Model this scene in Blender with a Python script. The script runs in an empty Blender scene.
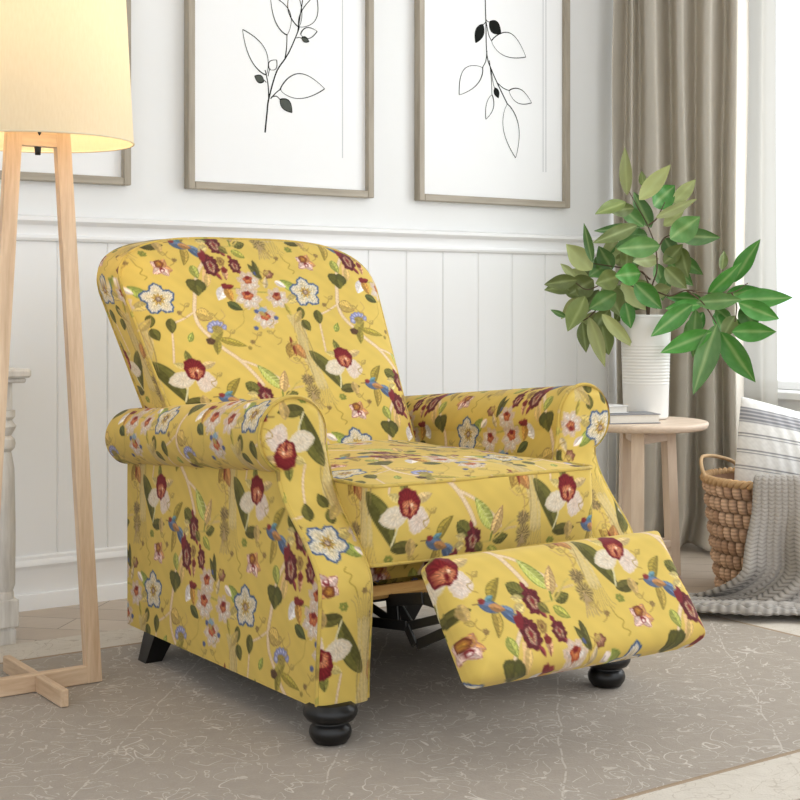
import bpy, math, random
import numpy as np
from mathutils import Vector

# ------------------------------------------------------------------ camera, world, lights, exposure
SC = bpy.context.scene
COL = SC.collection
TH = math.radians(34.7)
CT, ST = math.cos(TH), math.sin(TH)
CAMH, FPX, HOR = 0.85, 1418.0, 305.0
cd = bpy.data.cameras.new('camera')
cam = bpy.data.objects.new('camera', cd)
COL.objects.link(cam)
cam.location = (0, 0, CAMH)
cam.rotation_euler = (math.pi / 2, 0, -TH)
cd.sensor_width = 36.0
cd.lens = FPX / 800 * 36
cd.shift_y = -(400 - HOR) / 800
cd.clip_start = 0.05
SC.camera = cam

w = bpy.data.worlds.new('daylight')
SC.world = w
w.use_nodes = True
w.node_tree.nodes['Background'].inputs['Color'].default_value = (0.94, 0.97, 1.0, 1)
w.node_tree.nodes['Background'].inputs['Strength'].default_value = 1.45

def area(name, loc, target, sx, sy, power, color):
    l = bpy.data.lights.new(name, 'AREA')
    l.shape = 'RECTANGLE'
    l.size, l.size_y = sx, sy
    l.energy = power
    l.color = color
    o = bpy.data.objects.new(name, l)
    COL.objects.link(o)
    o.location = loc
    o.rotation_euler = (Vector(target) - Vector(loc)).to_track_quat('-Z', 'Y').to_euler()
    return o
area('window_daylight', (4.15, 2.1, 1.6), (1.6, 2.1, 0.9), 1.9, 2.2, 58, (0.97, 0.985, 1.0))
area('room_daylight', (3.3, -0.9, 2.3), (1.9, 2.6, 0.5), 1.6, 1.6, 10, (0.97, 0.985, 1.0))
SC.view_settings.view_transform = 'Standard'
SC.view_settings.look = 'None'
SC.view_settings.exposure = 0.0
SC.view_settings.gamma = 1.0
SC.view_settings.use_curve_mapping = False

rng = random.Random(7)

# ------------------------------------------------------------------ helpers
def W(px, py, d):
    """a point at camera depth d seen at photo position px, py"""
    xr = (px - 400) / FPX * d
    return np.array([xr * CT + d * ST, -xr * ST + d * CT, CAMH - (py - HOR) / FPX * d])
def WY(px, py, Y):
    u = (px - 400) / FPX
    return W(px, py, Y / (CT - u * ST))
def WX(px, py, X):
    u = (px - 400) / FPX
    return W(px, py, X / (ST + u * CT))
def s2l(c):
    c = np.asarray(c, float)
    return np.where(c <= 0.04045, c / 12.92, ((c + 0.055) / 1.055) ** 2.4)
def rgb(r, g, b):
    return tuple(float(x) for x in s2l(np.array([r, g, b]) / 255.0)) + (1.0,)

class MB:
    def __init__(s):
        s.v, s.f, s.m, s.n = [], [], [], 0
        s.col = []
    def add(s, verts, faces, mi=0, col=None):
        verts = np.asarray(verts, float).reshape(-1, 3)
        s.v.append(verts)
        for f in faces:
            s.f.append(tuple(i + s.n for i in f)); s.m.append(mi)
        s.col.append(np.ones((len(verts), 3)) if col is None else np.broadcast_to(np.asarray(col, float), (len(verts), 3)))
        s.n += len(verts)
        return s
    def grid(s, P, mi=0, col=None, wrap_u=False, flip=False):
        nu, nv = P.shape[0], P.shape[1]
        I = np.arange(nu * nv).reshape(nu, nv)
        if wrap_u:
            I = np.vstack([I, I[:1]])
        a, b, c, d = I[:-1, :-1], I[1:, :-1], I[1:, 1:], I[:-1, 1:]
        q = np.stack([a, d, c, b] if flip else [a, b, c, d], -1).reshape(-1, 4)
        return s.add(P.reshape(-1, 3), q.tolist(), mi, None if col is None else np.asarray(col).reshape(-1, 3))
    def box(s, lo, hi, mi=0, bev=0.0, M=None, O=(0, 0, 0)):
        lo, hi = np.minimum(lo, hi).astype(float), np.maximum(lo, hi).astype(float)
        b = min(bev, *(0.45 * (hi - lo)))
        if b <= 0:
            v = np.array([[x, y, z] for x in (lo[0], hi[0]) for y in (lo[1], hi[1]) for z in (lo[2], hi[2])])
            f = [(0, 1, 3, 2), (4, 6, 7, 5), (0, 4, 5, 1), (2, 3, 7, 6), (0, 2, 6, 4), (1, 5, 7, 3)]
        else:
            v, idx = [], {}
            for i in range(8):
                sg = [(i >> k) & 1 for k in range(3)]
                for ax in range(3):
                    p = [(hi[k] - b if sg[k] else lo[k] + b) for k in range(3)]
                    p[ax] = hi[ax] if sg[ax] else lo[ax]
                    idx[(i, ax)] = len(v); v.append(p)
            f = []
            for ax in range(3):
                o1, o2 = (ax + 1) % 3, (ax + 2) % 3
                for sd in (0, 1):
                    c = []
                    for (p, q) in ((0, 0), (1, 0), (1, 1), (0, 1)):
                        c.append(idx[((sd << ax) | (p << o1) | (q << o2), ax)])
                    f.append(tuple(c if sd else c[::-1]))
                for (p, q) in ((0, 0), (1, 0), (1, 1), (0, 1)):      # edge chamfers along ax
                    i0 = (p << o1) | (q << o2); i1 = i0 | (1 << ax)
                    c = [idx[(i0, o1)], idx[(i0, o2)], idx[(i1, o2)], idx[(i1, o1)]]
                    f.append(tuple(c if (p ^ q) else c[::-1]))
            for i in range(8):
                c = (idx[(i, 0)], idx[(i, 1)], idx[(i, 2)])
                f.append(c if bin(i).count('1') % 2 else c[::-1])
            v = np.array(v)
        if M is not None:
            v = v @ np.array(M, float).T + np.array(O)
        return s.add(v, f, mi)
    def bar(s, p, q, w_, t_, up=(0, 0, 1), mi=0, bev=0.002):
        """box bar from p to q, w_ across (side), t_ along up"""
        p, q = np.array(p, float), np.array(q, float)
        L = np.linalg.norm(q - p); x = (q - p) / L
        y = np.cross(np.array(up, float), x); y /= np.linalg.norm(y)
        z = np.cross(x, y)
        return s.box((0, -w_ / 2, -t_ / 2), (L, w_ / 2, t_ / 2), mi, bev, np.stack([x, y, z], 1), p)
    def tube(s, pts, r, n=10, mi=0, caps=True, closed=False):
        pts = np.asarray(pts, float); k = len(pts)
        r = np.broadcast_to(np.asarray(r, float), (k,))
        if closed:
            T = np.roll(pts, -1, 0) - np.roll(pts, 1, 0)
        else:
            T = np.gradient(pts, axis=0)
        T /= np.linalg.norm(T, axis=1, keepdims=True) + 1e-12
        a = np.array([0, 0, 1.0]) if abs(T[0][2]) < 0.9 else np.array([1.0, 0, 0])
        N = np.cross(T[0], a); N /= np.linalg.norm(N)
        ang = np.linspace(0, 2 * math.pi, n, endpoint=False)
        P = np.zeros((k, n, 3))
        for i in range(k):
            N = N - T[i] * N.dot(T[i]); N /= np.linalg.norm(N)
            B = np.cross(T[i], N)
            P[i] = pts[i] + r[i] * (np.cos(ang)[:, None] * N + np.sin(ang)[:, None] * B)
        f = []
        for i in range(k if closed else k - 1):
            j = (i + 1) % k
            for q in range(n):
                f.append((i * n + q, i * n + (q + 1) % n, j * n + (q + 1) % n, j * n + q))
        if caps and not closed:
            f.append(tuple(range(n))[::-1]); f.append(tuple((k - 1) * n + q for q in range(n)))
        return s.add(P.reshape(-1, 3), f, mi)
    def lathe(s, prof, c=(0, 0, 0), n=40, mi=0, caps=True):
        prof = np.asarray(prof, float); k = len(prof)
        a = np.linspace(0, 2 * math.pi, n, endpoint=False)
        P = np.stack([c[0] + prof[:, :1] * np.cos(a), c[1] + prof[:, :1] * np.sin(a), np.broadcast_to(c[2] + prof[:, 1:2], (k, n))], -1)
        f = []
        for i in range(k - 1):
            for q in range(n):
                f.append((i * n + q, i * n + (q + 1) % n, (i + 1) * n + (q + 1) % n, (i + 1) * n + q))
        if caps:
            f.append(tuple(range(n))[::-1]); f.append(tuple((k - 1) * n + q for q in range(n)))
        return s.add(P.reshape(-1, 3), f, mi)
    def build(s, name, mats, parent=None, smooth=True, colattr=False, flat_angle=None):
        mats = mats if isinstance(mats, (list, tuple)) else [mats]
        V = np.concatenate(s.v)
        if parent is not None:
            off = Vector((0, 0, 0)); p = parent
            while p is not None:
                off += p.location; p = p.parent
            V = V - np.array(off)
        me = bpy.data.meshes.new(name)
        if all(len(f) == 4 for f in s.f):
            F = np.array(s.f, dtype=np.int32)
            me.vertices.add(len(V)); me.vertices.foreach_set('co', V.ravel())
            me.loops.add(F.size); me.loops.foreach_set('vertex_index', F.ravel())
            me.polygons.add(len(F)); me.polygons.foreach_set('loop_start', np.arange(len(F), dtype=np.int32) * 4)
            me.update(calc_edges=True)
        else:
            me.from_pydata(V.tolist(), [], s.f)
        me.polygons.foreach_set('material_index', np.array(s.m, dtype=np.int32))
        for m in mats:
            me.materials.append(m)
        if colattr:
            at = me.color_attributes.new('dye', 'FLOAT_COLOR', 'POINT')
            c = np.concatenate(s.col)
            at.data.foreach_set('color', np.concatenate([c, np.ones((len(c), 1))], 1).astype(np.float32).ravel())
        me.validate()
        me.polygons.foreach_set('use_smooth', np.full(len(me.polygons), bool(smooth)))
        if smooth:
            if flat_angle:
                me.set_sharp_from_angle(angle=math.radians(flat_angle))
        me.update()
        o = bpy.data.objects.new(name, me)
        COL.objects.link(o)
        if parent is not None:
            o.parent = parent
        return o

def thing(name, loc, label, cat, group=None):
    o = bpy.data.objects.new(name, None)
    COL.objects.link(o); o.location = loc; o.empty_display_size = 0.1
    tag(o, label, cat, group)
    return o
def tag(o, label=None, cat=None, group=None, kind=None):
    for k, v in (('label', label), ('category', cat), ('group', group), ('kind', kind)):
        if v: o[k] = v
    return o
def structure(o):
    o['kind'] = 'structure'; return o
def spline(pts, n=8):
    pts = np.asarray(pts, float)
    P = np.vstack([2 * pts[0] - pts[1], pts, 2 * pts[-1] - pts[-2]])
    out = []
    for i in range(1, len(P) - 2):
        for t in np.linspace(0, 1, n, endpoint=False):
            a, b, c, d = P[i - 1], P[i], P[i + 1], P[i + 2]
            out.append(0.5 * (2 * b + (c - a) * t + (2 * a - 5 * b + 4 * c - d) * t * t + (3 * b - a - 3 * c + d) * t ** 3))
    out.append(pts[-1])
    return np.array(out)
def sstep(x, a, b):
    t = np.clip((np.asarray(x, float) - a) / (b - a), 0, 1)
    return t * t * (3 - 2 * t)

# ------------------------------------------------------------------ materials
class NT:
    def __init__(s, name):
        s.m = bpy.data.materials.new(name); s.m.use_nodes = True
        s.t = s.m.node_tree; s.b = s.t.nodes['Principled BSDF']; s.out = s.t.nodes['Material Output']
    def n(s, typ, **kw):
        x = s.t.nodes.new(typ)
        for k, v in kw.items():
            if k.startswith('i_'):
                x.inputs[k[2:].replace('_', ' ')].default_value = v
            else:
                setattr(x, k, v)
        return x
    def l(s, a, b): s.t.links.new(a, b)
    def math(s, op, a, b=None, c=None):
        x = s.n('ShaderNodeMath', operation=op)
        for i, q in enumerate((a, b, c)):
            if q is None: continue
            if isinstance(q, (int, float)): x.inputs[i].default_value = q
            else: s.l(q, x.inputs[i])
        return x.outputs[0]
    def mix(s, f, a, b, bt='MIX'):
        x = s.n('ShaderNodeMix', data_type='RGBA', blend_type=bt)
        for i, q in ((0, f), (6, a), (7, b)):
            if isinstance(q, (int, float, tuple)): x.inputs[i].default_value = q
            else: s.l(q, x.inputs[i])
        return x.outputs[2]
    def coord(s, scale=(1, 1, 1), rot=(0, 0, 0), which='Object'):
        c = s.n('ShaderNodeTexCoord'); m = s.n('ShaderNodeMapping')
        m.inputs['Scale'].default_value = scale; m.inputs['Rotation'].default_value = rot
        s.l(c.outputs[which], m.inputs['Vector']); return m.outputs[0]
    def noise(s, vec, scale, detail=3, rough=0.5, dist=0.0):
        x = s.n('ShaderNodeTexNoise'); s.l(vec, x.inputs['Vector'])
        x.inputs['Scale'].default_value = scale; x.inputs['Detail'].default_value = detail
        x.inputs['Roughness'].default_value = rough; x.inputs['Distortion'].default_value = dist
        return x.outputs['Fac']
    def ramp(s, f, stops):
        x = s.n('ShaderNodeValToRGB'); s.l(f, x.inputs[0])
        e = x.color_ramp.elements
        while len(e) < len(stops): e.new(0.5)
        for i, (p, c) in enumerate(stops):
            e[i].position = p; e[i].color = c
        return x.outputs[0]
    def bump(s, h, strength=0.3, dist=0.002):
        x = s.n('ShaderNodeBump'); x.inputs['Strength'].default_value = strength
        x.inputs['Distance'].default_value = dist; s.l(h, x.inputs['Height'])
        s.l(x.outputs[0], s.b.inputs['Normal']); return x
    def base(s, c):
        if isinstance(c, tuple): s.b.inputs['Base Color'].default_value = c
        else: s.l(c, s.b.inputs['Base Color'])
        return s
    def rough(s, r, spec=None):
        s.b.inputs['Roughness'].default_value = r
        if spec is not None: s.b.inputs['Specular IOR Level'].default_value = spec
        return s

def m_plain(name, c, r=0.5, spec=0.4, var=0.05, scale=8, bump=0.0, bscale=200):
    t = NT(name); v = t.coord()
    f = t.noise(v, scale, 4)
    dark = tuple(x * (1 - var * 2) for x in c[:3]) + (1,)
    t.base(t.mix(f, dark, tuple(min(1, x * (1 + var)) for x in c[:3]) + (1,))).rough(r, spec)
    if bump: t.bump(t.noise(v, bscale, 2), bump, 0.001)
    return t.m
def m_wood(name, c0, c1, axis='z', scale=1.0, r=0.5):
    t = NT(name)
    sc = {'z': (1, 1, 0.09), 'x': (0.09, 1, 1), 'y': (1, 0.09, 1)}[axis]
    v = t.coord(tuple(q * scale for q in sc))
    a = t.noise(v, 38, 6, 0.6, 0.8)
    b = t.noise(v, 160, 3, 0.6)
    f = t.math('ADD', t.math('MULTIPLY', a, 0.75), t.math('MULTIPLY', b, 0.25))
    t.base(t.ramp(f, [(0.32, c0), (0.62, c1)])).rough(r, 0.35)
    t.bump(f, 0.12, 0.001)
    return t.m
def m_dye(name, r=0.9, bscale=900, bstr=0.25, sheen=0.15, extra=0.0, bd=0.0006):
    t = NT(name)
    a = t.n('ShaderNodeAttribute', attribute_name='dye')
    v = t.coord()
    t.base(a.outputs['Color']).rough(r, 0.2)
    t.b.inputs['Sheen Weight'].default_value = sheen
    t.bump(t.noise(v, bscale, 2), bstr, bd)
    return t.m

M = {}
M['wall'] = m_plain('wall_paint', rgb(238, 238, 237), 0.6, 0.2, 0.01, 3, 0.03, 300)
M['panel'] = m_plain('panel_paint', rgb(248, 248, 248), 0.45, 0.3, 0.008, 3)
M['ceil'] = m_plain('ceiling_paint', rgb(240, 240, 238), 0.7, 0.2, 0.01, 3)
M['lampwood_z'] = m_wood('lamp_oak_upright', rgb(194, 162, 130), rgb(226, 200, 170), 'z')
M['lampwood_x'] = m_wood('lamp_oak_rail', rgb(194, 162, 130), rgb(226, 200, 170), 'x')
M['lampwood_y'] = m_wood('lamp_oak_foot', rgb(194, 162, 130), rgb(226, 200, 170), 'y')
M['tablewood'] = m_wood('table_birch', rgb(214, 190, 168), rgb(234, 214, 194), 'x', 0.7)
M['tablewood_z'] = m_wood('table_birch_upright', rgb(212, 188, 166), rgb(232, 212, 190), 'z', 0.7)
M['black'] = m_plain('black_lacquer', rgb(16, 15, 15), 0.38, 0.5, 0.1, 20)
M['steel'] = m_plain('black_steel', rgb(22, 21, 20), 0.5, 0.5, 0.1, 20)
M['frame'] = m_wood('frame_champagne', rgb(150, 140, 124), rgb(178, 168, 152), 'z', 0.6, 0.4)
M['frame_x'] = m_wood('frame_champagne_rail', rgb(150, 140, 124), rgb(178, 168, 152), 'x', 0.6, 0.4)
M['frame_edge'] = m_plain('frame_edge_brown', rgb(112, 100, 88), 0.5, 0.3, 0.05)
M['paper'] = m_plain('print_paper', rgb(247, 247, 247), 0.75, 0.1, 0.004)
M['ink'] = m_plain('black_ink', rgb(30, 32, 30), 0.8, 0.1, 0.1, 60)
M['ink_grey'] = m_plain('grey_wash_ink', rgb(88, 92, 86), 0.8, 0.1, 0.15, 60)
M['mat_line'] = m_plain('mat_bevel_grey', rgb(205, 206, 208), 0.8, 0.1, 0.02)
M['vase'] = m_plain('white_ceramic', rgb(232, 230, 225), 0.35, 0.4, 0.02, 10)
M['white_book'] = m_plain('white_cover', rgb(228, 227, 224), 0.5, 0.3, 0.02)
M['grey_book'] = m_plain('grey_cover', rgb(136, 136, 140), 0.45, 0.3, 0.06, 30)
M['pages'] = m_plain('page_block', rgb(226, 221, 212), 0.8, 0.1, 0.05, 300)
M['distress'] = m_wood('whitewashed_wood', rgb(196, 190, 182), rgb(232, 229, 224), 'z', 0.8, 0.6)
M['stem'] = m_plain('twig_brown', rgb(92, 74, 58), 0.7, 0.2, 0.15, 80)
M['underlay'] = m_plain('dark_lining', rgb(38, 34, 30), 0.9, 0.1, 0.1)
M['board'] = m_wood('raw_pine_board', rgb(176, 128, 70), rgb(208, 164, 98), 'x', 0.8, 0.7)
M['fabric'] = m_dye('floral_linen', 0.88, 1100, 0.3, 0.1)
M['leafdye'] = m_dye('leaf_green', 0.42, 160, 0.15, 0.0)
M['leafdye'].node_tree.nodes['Principled BSDF'].inputs['Specular IOR Level'].default_value = 0.45
M['wicker'] = m_dye('wicker', 0.7, 240, 0.5, 0.0, bd=0.002)
M['knit'] = m_dye('knit_wool', 0.95, 500, 0.6, 0.3, bd=0.002)
M['pillowcloth'] = m_dye('pillow_cloth', 0.95, 600, 0.5, 0.2, bd=0.001)

def fabric_curtain():
    t = NT('beige_drape'); v = t.coord((1, 1, 0.35))
    f = t.noise(v, 420, 2)
    t.base(t.mix(f, rgb(224, 216, 202), rgb(238, 232, 221))).rough(0.9, 0.1)
    t.b.inputs['Sheen Weight'].default_value = 0.1
    t.bump(f, 0.2, 0.0008)
    tr = t.n('ShaderNodeBsdfTranslucent'); tr.inputs['Color'].default_value = rgb(214, 202, 182)
    mx = t.n('ShaderNodeMixShader'); mx.inputs[0].default_value = 0.2
    t.l(t.b.outputs[0], mx.inputs[1]); t.l(tr.outputs[0], mx.inputs[2]); t.l(mx.outputs[0], t.out.inputs[0])
    return t.m
M['drape'] = fabric_curtain()
def sheer():
    t = NT('white_sheer'); t.base(rgb(216, 213, 206)).rough(0.9, 0.1)
    tr = t.n('ShaderNodeBsdfTranslucent'); tr.inputs['Color'].default_value = rgb(205, 202, 196)
    tp = t.n('ShaderNodeBsdfTransparent')
    m1 = t.n('ShaderNodeMixShader'); m1.inputs[0].default_value = 0.35
    m2 = t.n('ShaderNodeMixShader'); m2.inputs[0].default_value = 0.1
    t.l(t.b.outputs[0], m1.inputs[1]); t.l(tr.outputs[0], m1.inputs[2])
    t.l(m1.outputs[0], m2.inputs[1]); t.l(tp.outputs[0], m2.inputs[2]); t.l(m2.outputs[0], t.out.inputs[0])
    return t.m
M['sheer'] = sheer()
def lampshade():
    t = NT('linen_shade'); v = t.coord((1, 1, 0.2))
    f = t.noise(v, 260, 2)
    t.base(t.mix(f, rgb(226, 208, 174), rgb(236, 221, 192))).rough(0.9, 0.1)
    tr = t.n('ShaderNodeBsdfTranslucent'); tr.inputs['Color'].default_value = rgb(246, 226, 188)
    mx = t.n('ShaderNodeMixShader'); mx.inputs[0].default_value = 0.12
    t.l(t.b.outputs[0], mx.inputs[1]); t.l(tr.outputs[0], mx.inputs[2]); t.l(mx.outputs[0], t.out.inputs[0])
    return t.m
M['shade'] = lampshade()
def bulb():
    t = NT('bulb_glow'); t.base(rgb(255, 244, 220))
    t.b.inputs['Emission Color'].default_value = rgb(255, 226, 170); t.b.inputs['Emission Strength'].default_value = 6
    return t.m
M['bulb'] = bulb()
def glass():
    t = NT('window_pane')
    gl = t.n('ShaderNodeBsdfGlossy'); gl.inputs['Roughness'].default_value = 0.02
    tp = t.n('ShaderNodeBsdfTransparent'); tp.inputs['Color'].default_value = (0.97, 0.98, 0.98, 1)
    mx = t.n('ShaderNodeMixShader'); mx.inputs[0].default_value = 0.06
    t.l(tp.outputs[0], mx.inputs[1]); t.l(gl.outputs[0], mx.inputs[2]); t.l(mx.outputs[0], t.out.inputs[0])
    return t.m
M['glass'] = glass()
def floor_mat():
    t = NT('oak_herringbone'); v = t.coord((1, 1, 1), (0, 0, math.radians(45)))
    br = t.n('ShaderNodeTexBrick'); t.l(v, br.inputs['Vector'])
    br.inputs['Scale'].default_value = 1.0; br.inputs['Brick Width'].default_value = 0.62
    br.inputs['Row Height'].default_value = 0.125; br.inputs['Mortar Size'].default_value = 0.0016
    br.inputs['Color1'].default_value = rgb(214, 202, 188); br.inputs['Color2'].default_value = rgb(200, 185, 169)
    br.inputs['Mortar'].default_value = rgb(120, 104, 90)
    g = t.noise(t.coord((0.12, 1, 1), (0, 0, math.radians(45))), 45, 6, 0.6, 0.6)
    c = t.mix(t.math('MULTIPLY', g, 0.5), br.outputs['Color'], rgb(170, 150, 130))
    t.base(c).rough(0.42, 0.4); t.bump(g, 0.06, 0.001)
    return t.m
M['floor'] = floor_mat()
def rug_mat():
    t = NT('carved_wool_rug'); v = t.coord()
    big = t.noise(v, 1.7, 4, 0.6); fine = t.noise(v, 260, 2)
    mid = t.noise(v, 24, 4, 0.65)
    base = t.mix(mid, rgb(160, 149, 137), rgb(186, 175, 163))
    base = t.mix(t.math('MULTIPLY', big, 0.5), base, rgb(150, 139, 126))
    base = t.mix(t.math('MULTIPLY', fine, 0.35), base, rgb(130, 120, 108))
    def contour(scale, wid, dist, off):
        n = t.noise(t.coord((1, 1, 1), (0, 0, off)), scale, 1.5, 0.4, dist)
        a = t.math('ABSOLUTE', t.math('SUBTRACT', n, 0.5))
        return t.math('SUBTRACT', 1.0, t.math('SMOOTHSTEP', a, wid * 0.4, wid)) if False else t.math('LESS_THAN', a, wid)
    msk = t.math('GREATER_THAN', t.noise(v, 11, 3), 0.47)
    l1 = contour(7.0, 0.006, 2.2, 0.3)
    l2 = contour(15.0, 0.011, 1.4, 1.3)
    m2 = t.math('GREATER_THAN', t.noise(t.coord((1, 1, 1), (0, 0, 0.7)), 22, 3), 0.44)
    ln = t.math('MAXIMUM', t.math('MULTIPLY', t.math('MULTIPLY', l1, m2), 0.8), t.math('MULTIPLY', t.math('MULTIPLY', l2, msk), 0.55))
    # diagonal sewn seams
    sx = t.n('ShaderNodeSeparateXYZ'); t.l(t.coord((1, 1, 1), (0, 0, math.radians(-50))), sx.inputs[0])
    wob = t.math('MULTIPLY', t.noise(v, 6, 2), 0.03)
    m_ = t.math('PINGPONG', t.math('ADD', sx.outputs[1], wob), 0.21)
    seam = t.math('MULTIPLY', t.math('LESS_THAN', m_, 0.0018), t.math('GREATER_THAN', t.noise(v, 60, 2), 0.46))
    ln = t.math('MAXIMUM', ln, t.math('MULTIPLY', seam, 0.55))
    c = t.mix(t.math('MULTIPLY', ln, 0.72), base, rgb(222, 215, 205))
    # border band (object coordinates are metres from the rug's centre)
    so = t.n('ShaderNodeSeparateXYZ'); t.l(t.coord(), so.inputs[0])
    ex = t.math('SUBTRACT', RUG_HX, t.math('ABSOLUTE', so.outputs[0]))
    ey = t.math('SUBTRACT', RUG_HY, t.math('ABSOLUTE', so.outputs[1]))
    e = t.math('MINIMUM', ex, ey)
    inb = t.math('LESS_THAN', e, 0.168)
    bc = t.mix(t.noise(v, 14, 3, 0.6, 1.5), rgb(198, 189, 176), rgb(218, 210, 198))
    bc = t.mix(t.math('MULTIPLY', ln, 0.5), bc, rgb(150, 132, 110))
    c = t.mix(inb, c, bc)
    edge = t.math('LESS_THAN', t.math('ABSOLUTE', t.math('SUBTRACT', e, 0.168)), 0.006)
    c = t.mix(t.math('MULTIPLY', edge, 0.8), c, rgb(150, 124, 92))
    t.base(c).rough(0.95, 0.1)
    t.b.inputs['Sheen Weight'].default_value = 0.15
    t.bump(t.math('ADD', t.math('MULTIPLY', fine, 0.5), t.math('MULTIPLY', mid, 0.7)), 0.5, 0.004)
    return t.m
RUG_LO, RUG_HI = (-0.9, 1.61), (3.06, 3.45)
RUG_HX, RUG_HY = (RUG_HI[0] - RUG_LO[0]) / 2, (RUG_HI[1] - RUG_LO[1]) / 2
M['rug'] = rug_mat()

# ------------------------------------------------------------------ the room
XR, XL, YB, YF, ZC = 3.85, -1.6, 3.86, -0.5, 2.6
o = MB().box((XL, YF, -0.1), (XR + 0.2, YB, 0)).build('floor', M['floor'], None, False); structure(o)
o = MB().box((XL, YF, ZC), (XR + 0.2, YB + 0.1, ZC + 0.1)).build('ceiling', M['ceil'], None, False); structure(o)
o = MB().box((XL - 0.1, 2.2, 0), (XL, YB, ZC)).build('wall_left', M['wall'], None, False); structure(o)
# back wall: plain above, grooved boards below
b = MB()
b.box((XL, YB, 0), (XR + 0.2, YB + 0.1, ZC))
o = b.build('wall_back', M['wall'], None, False); structure(o)
b = MB()
GX0, GS = 1.486, 0.1505
k0 = int(math.floor((XL - GX0) / GS))
x = XL
edges = [XL] + [GX0 + GS * k for k in range(k0 + 1, 60) if XL + 0.02 < GX0 + GS * k < XR - 0.02] + [XR]
for a, c in zip(edges[:-1], edges[1:]):
    b.box((a + 0.0004, YB - 0.012, 0.10), (c - 0.0004, YB, 1.06), 0, 0.0032)
o = b.build('trim_1', M['panel'], None, False); structure(o); o['label'] = 'white vertical board panelling on the back wall'
def mould(prof, x0, x1, name):
    """profile (depth from wall, z) run along the back wall"""
    p = np.array(prof, float)
    P = np.stack([np.stack([np.full(len(p), xx), YB - p[:, 0], p[:, 1]], -1) for xx in (x0, x1)], 0)
    b = MB(); b.grid(P)
    o = b.build(name, M['panel'], None, True, flat_angle=35); return structure(o)
o = mould([(0, 1.10), (0.034, 1.10), (0.040, 1.096), (0.040, 1.086), (0.034, 1.080), (0.022, 1.074), (0.018, 1.066), (0.018, 1.047), (0.026, 1.045), (0.028, 1.038), (0.024, 1.031), (0.012, 1.028), (0.0, 1.028)], XL, XR, 'trim_2')
o['label'] = 'white chair rail moulding along the back wall'
o = mould([(0, 0.150), (0.016, 0.150), (0.020, 0.146), (0.020, 0.138), (0.026, 0.132), (0.028, 0.122), (0.022, 0.113), (0.020, 0.108), (0.020, 0.045), (0.030, 0.043), (0.032, 0.036), (0.032, 0.0)], XL, XR, 'baseboard_back')
# right wall with window opening
WY0, WY1, WZ0, WZ1 = 1.15, 3.72, 0.555, 2.35
b = MB()
b.box((XR, WY1, 0), (XR + 0.2, YB, ZC))
b.box((XR, WY0, 0), (XR + 0.2, WY1, WZ0 - 0.02))
b.box((XR, WY0, WZ1), (XR + 0.2, WY1, ZC))
b.box((XR, 0.2, 0), (XR + 0.2, WY0, ZC))
o = b.build('wall_right', M['wall'], None, False); structure(o)
o = MB().box((XR - 0.018, 0.2, 0), (XR, YB - 0.034, 0.11), 0, 0.004).build('baseboard_right', M['panel'], None, False); structure(o)
win = bpy.data.objects.new('window_1', None); COL.objects.link(win); win.location = (XR, (WY0 + WY1) / 2, WZ0); structure(win)
win['label'] = 'bright window in the right wall behind the curtains'
b = MB()
fx0, fx1 = XR + 0.06, XR + 0.12
b.box((fx0, WY0, WZ0 + 0.0005), (fx1, WY0 + 0.05, WZ1 - 0.0005), 0, 0.004); b.box((fx0, WY1 - 0.05, WZ0 + 0.0005), (fx1, WY1, WZ1 - 0.0005), 0, 0.004)
b.box((fx0, WY0 + 0.05, WZ0 + 0.0005), (fx1, WY1 - 0.05, WZ0 + 0.03), 0, 0.003); b.box((fx0, WY0 + 0.05, WZ1 - 0.05), (fx1, WY1 - 0.05, WZ1 - 0.0005), 0, 0.003)
b.box((fx0 + 0.004, 2.20, WZ0 + 0.03), (fx1 - 0.004, 2.26, WZ1 - 0.05), 0, 0.003)
structure(b.build('window_frame', M['panel'], win, False))
structure(MB().box((XR - 0.03, WY0 - 0.03, WZ0 - 0.028), (XR + 0.2, WY1 + 0.03, WZ0), 0, 0.004).build('window_sill', M['panel'], win, False))
structure(MB().box((XR + 0.086, WY0 + 0.05, WZ0 + 0.05), (XR + 0.092, WY1 - 0.05, WZ1 - 0.05)).build('window_glass', M['glass'], win, False))

# rug
cx, cy = (RUG_LO[0] + RUG_HI[0]) / 2, (RUG_LO[1] + RUG_HI[1]) / 2
rg = MB()
rg.box((-RUG_HX, -RUG_HY, 0.0), (RUG_HX, RUG_HY, 0.0055), 0, 0.002)
rug = rg.build('rug', M['rug'], None, False); rug.location = (cx, cy, 0.0005)
tag(rug, 'large grey beige rug with pale scrolling vines under the yellow armchair', 'rug')
RZ = 0.006

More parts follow.
